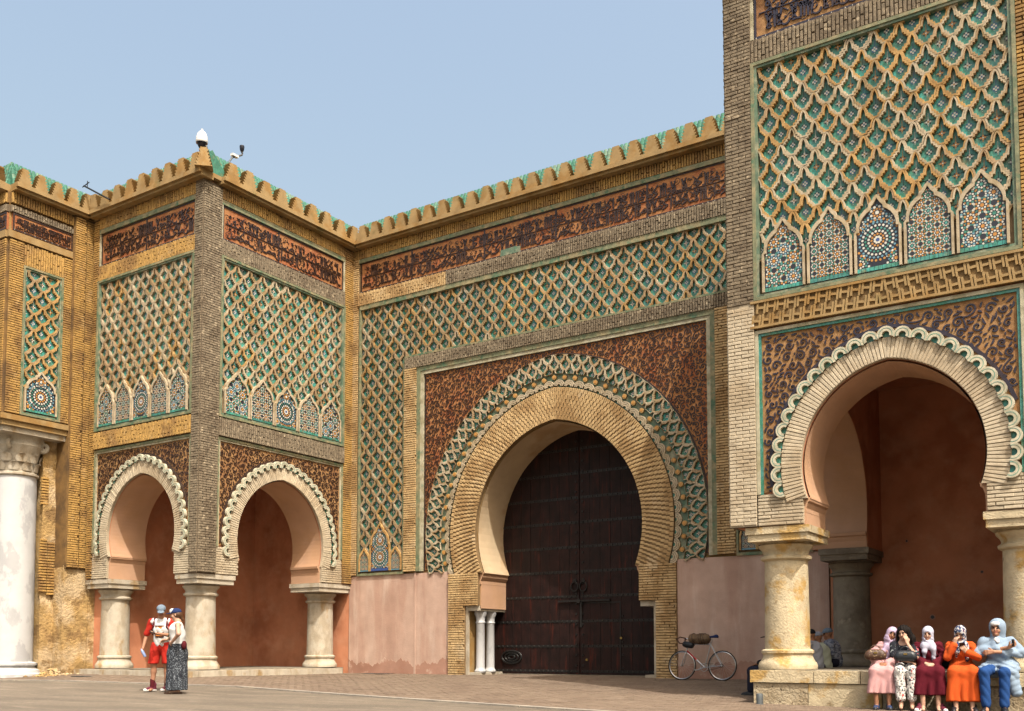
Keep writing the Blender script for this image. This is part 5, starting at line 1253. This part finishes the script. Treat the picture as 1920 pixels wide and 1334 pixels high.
# orange robe, looking down at a phone
T, J, B, f, R = seated('person in a bright orange robe and patterned headscarf bending over a phone', 10.38, BY, RZ0, 'skin_fair', .92, SEAT, (-.02, -.11), (-.25, .5, .1), .12, .0, [(-.20, -.20, .80), (-.10, -.225, .99), (.21, -.18, .80), (.05, -.31, .87)], ank=.12)
hand(B, J['wrL'], (.25, .05, 1), (.6, .6, 0), 1, .8, .9); hand(B, J['wrR'], (-.5, -.3, .7), (-.3, .8, .4), -1, .9, .9)
B.build('body', SKN('skin_fair'), T); robe(J, .94, .12, spread=.045, fold=.8).build('robe', ['cloth_orange'], T); hijab(T, J, f, R, .89, 'scarf_print', True)
for s, n in ((-1, 'L'), (1, 'R')): sneaker(T, (J['an'+n][0]+s*.02, J['an'+n][1], .01), .1*s, 'shoe_black', 'shoe_black', .95, .05)
mb = MB(); rbox(mb, (0, 0, 0), (.036, .005, .07)); M = WM[T.name] @ Matrix.Translation((J['wrR'][0]-.055, J['wrR'][1]-.005, J['wrR'][2]+.085)) @ Matrix.Rotation(.7, 4, 'X')
tag(mb.build('phone', 'phone_black', None, M), 'black phone held by the person in the orange robe', 'phone')
# man in hooded blue robe
T, J, B, f, R = seated('person in a pale blue hooded robe, white cap and blue trousers with folded arms', 10.88, BY+.02, RZ0, 'skin_tan', 1.0, SEAT, (-.03, -.02), (-.25, -.02, 0), .13, -.10, [(-.27, -.06, .87), (.10, -.24, .94), (.29, -.06, .86), (-.08, -.25, .88)], ank=.14, fem=False, torso=1.02, feet=.0)
hand(B, J['wrL'], (.7, -.2, .4), (-.2, .6, .5), 1, 1.25, 1.); hand(B, J['wrR'], (-1, .1, -.1), (0, 1, -.2), -1, .4, 1.)
B.build('body', SKN('skin_tan'), T)
S = SDF(.0105); S.chain([J['pel']+V3(.02, 0, 0), J['chest'], J['neck']-V3(0, 0, .02)], [.175, .155, .08], 0, .06); S.cone(J['shL'], J['shR'], .068, .068, 0, .05)
for n in 'LR': S.chain([J['sh'+n], J['el'+n], mid(J['el'+n], J['wr'+n], .62)], [.068, .062, .056], 0, .04)
S.chain([J['hipR']+V3(.03, -.02, .0), J['knR']+V3(.06, .14, .0), J['knR']+V3(.15, .10, -.28)], [.15, .12, .07], 0, .06); S.chain([J['hipL'], J['knL']+V3(.03, .2, .02)], [.14, .10], 0, .05)
S.disp = lambda X, Y, Z: .014*(.5-np.abs(np.sin(X*19+Z*17+2.5*np.sin(Z*9))))+.006*(.5-np.abs(np.sin(Z*38-X*15))); S.build('robe', ['cloth_blue_grey'], T)
S = SDF(.0088); S.ell(f(.005, .035, .045), (.112, .125, .118), 0, .02, R); S.cone(f(.01, .06, -.05), J['neck']+V3(.01, .04, -.05), .10, .105, 0, .05); S.ell(f(.02, .10, .05), (.07, .08, .08), 0, .05, R); S.carve(f(-.01, -.13, -.03), (.074, .125, .115)); S.build('hood', ['cloth_blue_grey'], T)
S = SDF(.0088); S.ell(f(0, .0, .072), (.086, .10, .058), 0, .02, R); S.cut.append((f(0, 0, .05), tuple(R@V3(0, 0, -1)))); S.build('cap', ['cloth_white'], T)
S = SDF(.0095); S.cone(J['neck']+V3(-.01, -.07, -.02), J['chest']+V3(-.01, -.155, .08), .045, .02, 0, .02); S.build('shirt', ['cloth_white'], T)
S = SDF(.0105)
for n in 'LR': S.chain([J['hip'+n], J['kn'+n], J['an'+n]], [.10, .072, .064], 0, .03)
S.disp = lambda X, Y, Z: .008*(.5-np.abs(np.sin(Z*22+X*30+Y*10))); S.build('trousers', ['cloth_trouser_blue'], T)
for s, n in ((-1, 'L'), (1, 'R')): sneaker(T, (J['an'+n][0], J['an'+n][1]-.01, .01), .15*s-.2, 'shoe_black', 'shoe_black', 1., .02)
M = WM[T.name] @ Matrix.Translation((J['wrL'][0]+.06, J['wrL'][1]-.03, J['wrL'][2]+.07)); mb = MB(); mb.lathe([(.018, -.05), (.02, -.045), (.02, .04), (.016, .05)], seg=12); tag(mb.build('pocket_torch', 'phone_black', None, M, smooth=True), 'small black cylinder in the hand of the person in the hooded blue robe', 'torch')
# bags
def bag(name, label, x, y, z, rz, size, m, strap=True):
    T = thing(name, label, 'bag', (x, y, z), None, rz); S = SDF(.008); a, b, c = size
    S.chain([(-a, 0, c*.45), (a, 0, c*.45)], [b, b], 0, .03); S.chain([(-a*.8, 0, c*.85), (a*.8, 0, c*.85)], [b*.7, b*.7], 0, .05); S.cut.append(((0, 0, 0), (0, 0, -1))); S.build('bag_body', [m], T)
    if strap: q = MB(); q.tube([(a*.8*math.cos(PI*t), -.01, c*.95+.09*math.sin(PI*t)) for t in [i/12 for i in range(13)]], .009, 6); q.build('bag_handle', m, T, WM[T.name], smooth=True)
    q = MB(); rbox(q, (0, -b*1.0, c*.8), (a*.25, .006, .012)); q.build('bag_clasp', 'brass', T, WM[T.name]); return T
bag('handbag', 'brown patterned handbag on the lap of the person in pink', 9.22, -5.99, SEAT-.13+.17, .25, (.10, .06, .14), 'leather_brown')
bag('handbag', 'glossy black handbag on the lap of the long-haired person', 9.66, -6.03, SEAT-.13+.16, .2, (.10, .065, .13), 'leather_black')
bag('backpack', 'black backpack between the maroon dress and the orange robe', 10.15, -5.66, RBZ, .1, (.05, .075, .26), 'cloth_black', True)

# ---------------------------------------------------------------- men resting behind the column, backs turned
def cap_mesh(T, f, R, m, m2=None, name='cap'):
    S = SDF(.0088); S.ell(f(0, .008, .05), (.088, .104, .078), 0, .02, R); S.cut.append((f(0, 0, .03), tuple(R@V3(0, 0, -1))))
    S.ell(f(0, -.125, .035), (.07, .075, .012), 0, .01, R)
    if m2: S.ell(f(0, -.06, .075), (.06, .06, .055), 1, .005, R)
    S.build(name, [m, m2 or m], T)
def sitter(label, x, y, rz, skin, top, cap_, cap2, head, lean, trousers='denim_dark', arms=None, seat=.42, z=0.0):
    T, J, B, f, R = seated(label, x, y, rz, skin, 1.0, seat, lean, head, .12, 0, arms or [(-.25, -.05, seat+.25), (-.10, -.30, seat+.16), (.25, -.05, seat+.25), (.10, -.30, seat+.16)], ank=.10, fem=False, z=z)
    hand(B, J['wrL'], (.5, -.8, -.2), (0, 0, -1), 1, .5); hand(B, J['wrR'], (-.5, -.8, -.2), (0, 0, -1), -1, .5)
    B.build('body', SKN(skin), T)
    S = SDF(.011); S.chain([J['pel'], J['chest'], J['neck']-V3(0, 0, .03)], [.165, .17, .075], 0, .05); S.cone(J['shL'], J['shR'], .075, .075, 0, .05)
    for n in 'LR': S.chain([J['sh'+n], J['el'+n], mid(J['el'+n], J['wr'+n], .8)], [.072, .06, .05], 0, .03)
    S.disp = lambda X, Y, Z: .006*np.sin(X*35+Z*40); S.build('shirt', [top], T)
    S = SDF(.011)
    for n in 'LR': S.chain([J['hip'+n], J['kn'+n], J['an'+n]+V3(0, 0, .03)], [.105, .085, .075], 0, .03)
    S.build('trousers', [trousers], T); cap_mesh(T, f, R, cap_, cap2)
    for s, n in ((-1, 'L'), (1, 'R')): sneaker(T, (J['an'+n][0], J['an'+n][1], .0), .0, 'shoe_black', 'shoe_black', 1., .03)
    return T
gx = lambda y: gz(6.8, y)
sitter('person in a grey jacket and dark cap with white front, seated behind the stained column', 7.42, -3.05, -PI/2-.1, 'skin_brown', 'cloth_grey', 'cloth_black', 'cloth_white', (.5, .1, 0), (0, -.03), z=gx(-3))
sitter('person in a pale green shirt seated between the two capped men behind the column', 7.38, -2.35, -PI/2, 'skin_brown', 'cloth_sage', 'cloth_grey', None, (-.4, .2, 0), (0, -.05), z=gx(-2.4), seat=.36)
sitter('person in a checked shirt and grey peaked cap seated nearest the grey inner column', 7.42, -1.75, -PI/2+.35, 'skin_brown', 'plaid', 'cloth_cap_grey', None, (.2, .15, 0), (0, -.06), z=gx(-1.8))
sitter('person almost hidden behind the stained column, one dark trouser leg and black shoe showing', 7.06, -4.12, -PI/2, 'skin_brown', 'cloth_black', 'cloth_black', None, (0, .2, 0), (0, -.05), z=gx(-4.2))

# ---------------------------------------------------------------- the couple standing on the road
def standing(label, x, y, rz, skin, H, head, arms, hips=(0, 0), feet=((-.12, 0), (.12, 0)), fem=False, lean=(0, 0)):
    g = gz(x, y); T = person(label, x, y, g, rz); s_ = H/1.72; J = {}
    J['pel'] = V3(hips[0], hips[1], .93*s_); J['chest'] = V3(lean[0]*.6, lean[1]*.6, 1.23*s_); J['neck'] = V3(lean[0], lean[1], 1.43*s_); J['head'] = V3(lean[0], lean[1]-.04, 1.575*s_)
    shw = (.165 if fem else .195)*s_
    for i, (s, n) in enumerate(((-1, 'L'), (1, 'R'))):
        J['sh'+n] = J['neck']+V3(s*shw, .01, -.06); J['hip'+n] = J['pel']+V3(s*.09, 0, -.03); fx, fy = feet[i]
        J['an'+n] = V3(fx, fy, .09); J['kn'+n] = mid(J['hip'+n], J['an'+n])+V3(s*.01, -.025, .03)
    J['elL'], J['wrL'], J['elR'], J['wrR'] = [V3(*a) for a in arms]
    B = SDF(.0092); f, R = headpiece(B, J['head'], s_, *head); B.cone(J['neck']-V3(0, 0, .02), J['head']-V3(0, -.01, .04), .056*s_, .053*s_, 0, .03)
    B.chain([J['pel'], J['chest'], J['neck']], [.105, .112, .055], 0, .05); B.cone(J['shL'], J['shR'], .044, .044, 0, .04)
    for n in 'LR':
        B.chain([J['sh'+n], J['el'+n], J['wr'+n]], [.046*s_, .041*s_, .027*s_], 0, .02)
        cal = mid(J['kn'+n], J['an'+n], .3)+V3(0, .02, 0); B.chain([J['hip'+n], J['kn'+n], cal, J['an'+n]], [.082*s_, .056*s_, .054*s_, .036*s_], 0, .03); B.chain([J['an'+n]-V3(0, -.02, .04), J['an'+n]+V3(0, -.13, -.06)], [.035, .028], 0, .03)
    return T, J, B, f, R
# man: facing right-forward, looking down at a phone in his left hand
T, J, B, f, R = standing('person in grey cap, red and white raglan shirt and red shorts looking at a phone', -3.76, -8.90, .62, 'skin_tan', 1.73, (.25, .42, .0), [(-.31, .03, 1.10), (-.34, -.06, .86), (.25, -.10, 1.10), (.03, -.34, 1.13)], feet=((-.15, -.04), (.10, .05)), lean=(.0, -.03))
hand(B, J['wrL'], (-.05, -.25, -1), (.8, 0, -.2), -1, .75); hand(B, J['wrR'], (-.75, -.6, .1), (-.1, .2, 1), 1, .5)
B.build('body', SKN('skin_tan'), T)
S = SDF(.0105); S.chain([J['pel']+V3(0, 0, .02), J['chest'], J['neck']-V3(0, 0, .03)], [.148, .152, .07], 0, .05); S.cone(J['shL']*.75+J['neck']*.25-V3(0, 0, .02), J['shR']*.75+J['neck']*.25-V3(0, 0, .02), .07, .07, 0, .04)
for n in 'LR': S.chain([J['sh'+n], mid(J['sh'+n], J['el'+n], .86)], [.066, .064], 1, .03)
S.cut.append(((0, 0, .86), (0, 0, -1))); S.disp = lambda X, Y, Z: .009*(.5-np.abs(np.sin(Z*17+X*9+2*np.sin(X*11)))); sh = S.build('shirt', ['cloth_white', 'cloth_red'], T)
# printed picture on the chest: thin shapes lying on the shirt front
pr = MB(); W0 = WM[T.name]
def patch(w0, w1, z0, z1, mi):
    for i in range(6):
        a, b = w0+(w1-w0)*i/6, w0+(w1-w0)*(i+1)/6
        pr.poly([(a, yb(a, z0), z0), (b, yb(b, z0), z0), (b, yb(b, z1), z1), (a, yb(a, z1), z1)], mi)
def yb(x, z): c = mid(J['pel'], J['chest'], np.clip((z-.93)/.3, 0, 1)); return c[1]-math.sqrt(max(.001, .148**2-(x-c[0])**2))-.012
patch(-.085, .085, 1.06, 1.30, 0); patch(-.07, .07, 1.20, 1.27, 1); patch(-.07, .07, 1.09, 1.12, 1)
for m_ in range(len(pr.v)): x_, y_, z_ = pr.v[m_]; pr.v[m_] = (x_, y_-(.002 if m_ >= 24 else 0), z_)
pr.build('shirt_print', ['print_dark', 'print_orange'], T, W0)
S = SDF(.0105); S.cone(J['pel']+V3(0, 0, .02), J['pel']-V3(0, 0, .06), .14, .135, 0, .05)
for n, s in (('L', -1), ('R', 1)): S.chain([J['hip'+n], J['kn'+n]+V3(s*.012, 0, .02)], [.112, .10], 0, .03)
S.cut.append(((0, 0, .545), (0, 0, -1))); S.cut.append(((0, 0, .97), (0, 0, 1))); S.disp = lambda X, Y, Z: .009*(.5-np.abs(np.sin(Z*9+X*28))); S.build('shorts', ['cloth_red'], T)
cap_mesh(T, f, R, 'cloth_cap_grey')
for i, n in enumerate('LR'):
    S = SDF(.009); S.cone(J['an'+n], J['an'+n]+V3(0, .01, .13), .046, .05, 0); S.build('sock', ['cloth_dark_red'], T)
    sneaker(T, (J['an'+n][0], J['an'+n][1]-.01, .0), (-.5, -.2)[i], 'shoe_maroon', 'rubber_white', 1.05, .08)
S = SDF(.011); S.chain([J['chest']+V3(0, .19, .08), J['chest']+V3(0, .19, -.18)], [.11, .13], 0, .04)
S.build('daypack', ['cloth_red'], T)
for s, n in ((-1, 'L'), (1, 'R')):
    S = SDF(.009); S.chain([J['neck']+V3(s*.12, .09, -.01), J['neck']+V3(s*.125, -.03, .0), J['chest']+V3(s*.13, -.11, .04), J['chest']+V3(s*.17, .0, -.12)], [.017]*4, 0, .01); S.build('daypack_strap', ['cloth_dark_red'], T)
mb = MB(); rbox(mb, (0, 0, 0), (.037, .07, .005)); tag(mb.build('phone', 'phone_black', None, W0 @ Matrix.Translation((J['wrR'][0]-.085, J['wrR'][1]-.085, J['wrR'][2]+.035)) @ Matrix.Rotation(.6, 4, 'Z') @ Matrix.Rotation(.35, 4, 'X')), 'phone in the hand of the person in red shorts', 'phone')
mb = MB(); mb.lathe([(.026, -.09), (.028, -.08), (.028, .04), (.012, .07), (.012, .09)], seg=14); tag(mb.build('water_bottle', 'bottle_blue', None, W0 @ Matrix.Translation((J['wrL'][0]+.02, J['wrL'][1]-.055, J['wrL'][2]-.10)) @ Matrix.Rotation(-.5, 4, 'Y'), smooth=True), 'small blue plastic bottle held low by the person in red shorts', 'bottle')
# woman: in profile to the left, hand on hip
T, J, B, f, R = standing('person in navy and white cap and long dark patterned skirt, hand on hip', -2.84, -9.24, -.75, 'skin_fair', 1.64, (-.15, .12, 0), [(-.25, -.04, 1.12), (-.15, -.24, 1.02), (.40, .05, 1.13), (.19, -.10, .96)], feet=((-.06, -.03), (.07, .02)), fem=True)
hand(B, J['wrR'], (-.9, -.35, .05), (-.2, .9, 0), 1, .25); hand(B, J['wrL'], (.6, -.6, -.2), (.3, .6, -.4), -1, .5)
B.build('body', SKN('skin_fair'), T)
S = SDF(.0105); S.chain([J['pel']+V3(0, 0, .04), J['chest']-V3(0, 0, .05), J['chest']+V3(0, -.02, .04), J['neck']-V3(0, 0, .045)], [.148, .128, .138, .066], 0, .05); S.cone(J['shL']*.8+J['neck']*.2, J['shR']*.8+J['neck']*.2, .056, .056, 0, .03)
S.cut.append(((0, 0, .87), (0, 0, -1))); S.disp = lambda X, Y, Z: .004*np.sin(Z*32+X*20); S.build('top', ['cloth_white'], T)
pr = MB(); W0 = WM[T.name]
def yb(x, z): c = J['chest']; return c[1]-.02-math.sqrt(max(.001, .139**2-(x-c[0])**2))-.014
for a, z0, z1 in ((-.03, 1.02, 1.2), (.01, 1.08, 1.23), (-.06, 1.05, 1.14)): pr.poly([(a, yb(a, 1.1), z0), (a+.03, yb(a+.03, 1.1), z0+.02), (a+.035, yb(a+.035, 1.1), z1), (a+.005, yb(a+.005, 1.1), z1-.03)])
pr.build('top_print', 'print_green', T, W0)
S = SDF(.0115); S.chain([J['pel']+V3(0, 0, .03), J['pel']-V3(0, 0, .15), (.0, .0, .06)], [.166, .188, .235], 0, .05); S.cut += [((0, 0, .07), (0, 0, -1)), ((0, 0, .95), (0, 0, 1))]
S.disp = lambda X, Y, Z: .016*np.sin(np.arctan2(Y, X)*9+Z*1.5)*np.clip((.85-Z)*1.6, 0, 1)+.045*np.clip((.8-Z)*1.3, 0, 1); S.build('skirt', ['skirt_print'], T)
cap_mesh(T, f, R, 'cloth_navy', 'cloth_white')
mat('hair_brown', (.10, .045, .02), rough=.5, var=.3, scale=40)
S = SDF(.009); S.ell(f(0, .03, .0), (.084, .09, .08), 0, .02, R); S.cone(f(0, .09, -.03), f(0, .12, -.12), .035, .02, 0, .03); S.carve(f(0, -.10, -.02), (.07, .085, .10)); S.build('hair', ['hair_brown'], T)
for i, n in enumerate('LR'): S = SDF(.008); a = J['an'+n]; S.chain([(a[0], a[1]+.05, .016), (a[0], a[1]-.17, .016)], [.04, .036], 0, .01); S.cut.append(((0, 0, .034), (0, 0, 1))); S.build('sandal', ['leather_brown'], T)
S = SDF(.009); S.ell((.15, .13, .92), (.06, .05, .085), 0, .02); S.build('hip_pouch', ['cloth_dark_red'], T)

# ================================================================ bicycle with a bundle, bollard, cameras, aerial, rubble
mat('silver_paint', (.55, .55, .56), rough=.3, var=.05, metal=.7, bump=0); mat('red_paint', (.55, .03, .03), rough=.3, var=.05, bump=0); mat('tyre', (.018, .018, .018), rough=.8, var=.2, bump=.2); mat('rim_alloy', (.6, .6, .6), rough=.3, metal=.9, var=0, bump=0)
mat('bundle_brown', (.20, .13, .075), var=.3, scale=10, c2=(.13, .08, .045), s2=6., rough=.9); mat('bar_tape', (.10, .05, .03), rough=.7, var=.2); mat('steel_grey', (.16, .18, .19), rough=.5, metal=.5, var=.3, c2=(.09, .08, .07)); mat('camera_white', (.8, .8, .78), rough=.4, var=.04, bump=0); mat('camera_dark', (.02, .02, .03), rough=.15, var=0, bump=0)
bx_, by_ = 4.20, -.62; bz = gz(bx_, by_)+.02; BK = thing('bicycle', 'silver and red racing bicycle with brown bar tape leaning by the pink wall', 'bicycle', (bx_, by_, bz), None, .0)
WB = WM[BK.name] @ Matrix.Rotation(-.06, 4, 'X'); R_ = .325; hf, hr = V3(-.48, 0, R_), V3(.48, 0, R_)
for h in (hf, hr):
    q = MB(); q.tube([(h[0]+R_*math.cos(t), 0, R_+R_*math.sin(t)) for t in [2*PI*i/40 for i in range(40)]], .013, 8, close=True); wh = q.build('wheel', 'tyre', BK, WB, smooth=True)
    q = MB(); q.tube([(h[0]+(R_-.022)*math.cos(t), 0, R_+(R_-.022)*math.sin(t)) for t in [2*PI*i/40 for i in range(40)]], .011, 6, close=True); q.build('rim', 'rim_alloy', wh, WB, smooth=True)
    q = MB()
    for i in range(24): t = 2*PI*i/24; s = .02*(-1)**i; q.tube([(h[0]+.02*math.cos(t+.6), s, R_+.02*math.sin(t+.6)), (h[0]+(R_-.025)*math.cos(t), 0, R_+(R_-.025)*math.sin(t))], .0016, 4)
    q.build('spokes', 'rim_alloy', wh, WB)
    q = MB(); q.tube([(h[0], -.05, R_), (h[0], .05, R_)], .018, 8); q.build('hub', 'rim_alloy', wh, WB)
bb, st_, hd0, hd1 = V3(.07, 0, .28), V3(.20, 0, .80), V3(-.33, 0, .80), V3(-.37, 0, .66)
q = MB(); q.tube([st_, hd0], .015); q.tube([hd0+V3(0, 0, .05), hd1], .018); q.tube([bb, st_+V3(.01, 0, .04)], .015)
for s in (-1, 1): q.tube([bb+V3(0, s*.03, 0), hr+V3(0, s*.05, 0)], .008); q.tube([st_+V3(0, s*.02, 0), hr+V3(0, s*.05, 0)], .008)
q.build('frame', 'silver_paint', BK, WB, smooth=True)
q = MB(); q.tube([bb, mid(bb, hd1, .45)], .018); q.build('down_tube', 'silver_paint', BK, WB, smooth=True); q = MB(); q.tube([mid(bb, hd1, .45), hd1], .0185); q.build('down_tube', 'red_paint', BK, WB, smooth=True)
q = MB()
for s in (-1, 1): q.tube([hd1+V3(0, s*.02, 0), hd1+V3(-.02, s*.045, -.08), hf+V3(.02, s*.05, .05), hf+V3(0, s*.05, 0)], .010)
q.build('fork', 'silver_paint', BK, WB, smooth=True)
q = MB(); q.tube([hd0+V3(0, 0, .04), hd0+V3(.015, 0, .12), hd0+V3(-.07, 0, .14)], .013); q.build('stem', 'rim_alloy', BK, WB, smooth=True)
q = MB(); c0 = hd0+V3(-.07, 0, .14)
q.tube([c0+V3(0, -.2, 0), c0+V3(0, .2, 0)], .013)
for s in (-1, 1): q.tube([c0+V3(0, s*.2, 0), c0+V3(-.05, s*.21, .01), c0+V3(-.10, s*.21, -.02), c0+V3(-.10, s*.21, -.08), c0+V3(-.05, s*.21, -.13), c0+V3(.03, s*.21, -.13)], .014); q.tube([c0+V3(-.10, s*.21, .0), c0+V3(-.13, s*.21, -.03), c0+V3(-.12, s*.21, -.11)], .008)
q.build('handlebar', 'bar_tape', BK, WB, smooth=True)
q = MB(); q.tube([st_, st_+V3(.035, 0, .13)], .013); q.build('seat_post', 'rim_alloy', BK, WB, smooth=True)
S = SDF(.008); S.chain([(.10, 0, .955), (.22, 0, .955), (.33, 0, .965)], [.018, .028, .055], 0, .03); S.cut.append(((0, 0, .945), (0, 0, -1))); o = bpy.data.objects.new('saddle', S.mesh('saddle', ['cloth_navy'])); link(o, BK, WB)
q = MB(); q.tube([(bb[0]+.085*math.cos(t), -.05, bb[2]+.085*math.sin(t)) for t in [2*PI*i/24 for i in range(24)]], .008, 5, close=True); q.tube([(bb[0], -.07, bb[2]), (bb[0]-.15, -.075, bb[2]-.06)], .011); q.tube([(bb[0], .07, bb[2]), (bb[0]+.15, .075, bb[2]+.06)], .011); rbox(q, (bb[0]-.15, -.12, bb[2]-.06), (.04, .04, .01)); rbox(q, (bb[0]+.15, .12, bb[2]+.06), (.04, .04, .01)); q.build('crankset', 'rim_alloy', BK, WB)
q = MB()
for s in (-1, 1): q.tube([(bb[0], -.05, bb[2]+s*.085), (hr[0], -.05, hr[2]+s*.035)], .004, 4)
q.tube([(hr[0]+.035*math.cos(t), -.05, hr[2]+.035*math.sin(t)) for t in [2*PI*i/14 for i in range(14)]], .006, 4, close=True); q.build('chain', 'iron', BK, WB)
BN = thing('bundle', 'brown rolled bundle strapped over the bicycle top tube', 'bundle', (bx_, by_, bz), None, 0.); S = SDF(.009)
S.chain([(-.24, 0, .94), (.09, 0, .93)], [.095, .10], 0, .03); S.chain([(-.24, 0, .90), (.09, 0, .90)], [.085, .09], 0, .03); S.disp = lambda X, Y, Z: .004*np.sin(X*30)+.003*np.sin(Z*60)
o = bpy.data.objects.new('bundle_roll', S.mesh('bundle_roll', ['bundle_brown'])); link(o, BN, WB)
q = MB()
for x in (-.2, -.05, 0., .06): q.tube([(x+.02*math.sin(t*2), .112*math.cos(t), .92+.125*math.sin(t)) for t in [2*PI*i/20 for i in range(20)]], .009, 5, close=True)
q.build('strap', 'leather_brown', BN, WB, smooth=True)
S = SDF(.009); S.chain([(-.40, -.02, .80), (-.26, -.02, .78)], [.07, .075], 0, .03); o = bpy.data.objects.new('pouch', S.mesh('pouch', ['leather_black'])); link(o, BN, WB)
bx2, by2 = 7.42, -6.02; PO = thing('bollard', 'short grey metal post stub by the end of the stone ledge', 'bollard', (bx2, by2, gz(bx2, by2)))
q = MB(); q.lathe([(.055, -.05), (.055, .17), (.05, .185), (.03, .19)], seg=18); q.build('post', 'steel_grey', PO, WM[PO.name], smooth=True); q = MB(); q.lathe([(.075, 0.), (.075, .012), (.055, .02)], seg=18); q.build('collar', 'steel_grey', PO, WM[PO.name], smooth=True)
# dome camera on the corner of the bastion
DC = thing('dome_camera', 'white dome security camera on a bent pole above the bastion corner', 'camera', (-6.93, -5.45, 12.73)); W0 = WM[DC.name]
q = MB(); q.tube([(0, 0, 0), (0, 0, .62), (-.01, -.01, .72), (-.06, -.05, .80)], .032, 8); q.build('pole', 'steel_grey', DC, W0, smooth=True)
q = MB(); q.lathe([(.135, .80), (.15, .82), (.15, .86), (.14, .95), (.115, 1.04), (.07, 1.10), (.03, 1.12), (.03, 1.17), (.015, 1.18)], (-.1, -.08), 24); q.build('housing', 'camera_white', DC, W0, smooth=True)
q = MB(); q.lathe([(.142, .795), (.142, .805)], (-.1, -.08), 24); q.build('trim_ring', 'camera_dark', DC, W0, smooth=True); q = MB(); q.lathe([(.02, .665), (.06, .68), (.09, .72), (.105, .77), (.108, .795)], (-.1, -.08), 24); q.build('dome', 'camera_dark', DC, W0, smooth=True)
BC = thing('spotlight', 'small dark lamp on a crooked arm beside the dome camera', 'lamp', (-6.95, -4.72, 12.95)); W0 = WM[BC.name]  # second security camera, a bullet type on an arm; gives no light
q = MB(); q.tube([(0, 0, -.2), (0, .0, .42), (0, .1, .58), (0, .16, .62)], .026, 8); q.tube([(0, .14, .62), (0, .3, .70), (0, .42, .78), (0, .44, .84), (0, .40, .87)], .022, 8); q.build('arm', 'steel_grey', BC, W0, smooth=True)
q = MB(); rbox(q, (0, .18, .66), (.05, .10, .03)); q.build('junction_box', 'camera_white', BC, W0); q = MB(); q.lathe([(.04, .88), (.055, .92), (.065, 1.0), (.06, 1.03)], (0, .42), 14); q.build('lamp_head', 'camera_dark', BC, W0, smooth=True)
AE = thing('aerial', 'thin slanting dark rod with a crosspiece sticking up behind the inner parapet', 'aerial', (-10.35, -5.9, 12.75)); W0 = WM[AE.name]
q = MB(); q.tube([(.1, .0, 0), (-.95, -.08, .62)], .025, 6); q.build('rod', 'iron', AE, W0, smooth=True); q = MB(); q.tube([(-1.02, -.08, .60), (-.72, -.08, .66)], .014, 6); q.tube([(-.80, -.08, .53), (-.80, -.08, .72)], .012, 6); q.build('crosspiece', 'iron', AE, W0, smooth=True)
# rubble at the foot of the eroded wall
q = MB(); r = np.random.default_rng(5)
for i in range(140):
    x, y = -11.5+r.normal(0, .22), -6.35+r.normal(0, .28); s = r.uniform(.02, .075); z = gz(x, y)+s*.4+max(0, .16-.5*abs(x+11.6)-.35*abs(y+6.3)); b = len(q.v)
    q.v.extend([(x+s*a*r.uniform(.6, 1.2), y+s*b_*r.uniform(.6, 1.2), z+s*.8*c*r.uniform(.5, 1.1)) for a, b_, c in ((1, 0, 0), (0, 1, 0), (-1, 0, 0), (0, -1, 0), (0, 0, 1), (0, 0, -1))])
    q.f.extend([tuple(b+j for j in t) for t in ((0, 1, 4), (1, 2, 4), (2, 3, 4), (3, 0, 4), (1, 0, 5), (2, 1, 5), (3, 2, 5), (0, 3, 5))]); q.m.extend([0]*8)
tag(q.build('rubble', 'eroded_plaster'), 'small heap of fallen rubble at the foot of the eroded wall', 'rubble', kind='stuff')

# iron drain covers let into the paving
for x, y, w_, lab in ((-5.35, -.55, .38, 'dark iron drain cover in the paving below the pink plaster wall'), (-9.9, -6.5, .28, 'small dark iron plate in the paving in front of the low stone step')):
    DR = thing('drain_cover', lab, 'drain', (x, y, gz(x, y)+.014)); W0 = WM[DR.name]
    q = MB(); rbox(q, (0, 0, .003), (w_, w_*.7, .006)); q.build('cover_frame', 'iron', DR, W0)
    for i in range(6): q = MB(); rbox(q, (0, w_*.7*(-.75+.3*i), .011), (w_*.88, w_*.06, .004)); q.build('grating_bar', 'steel_grey', DR, W0)
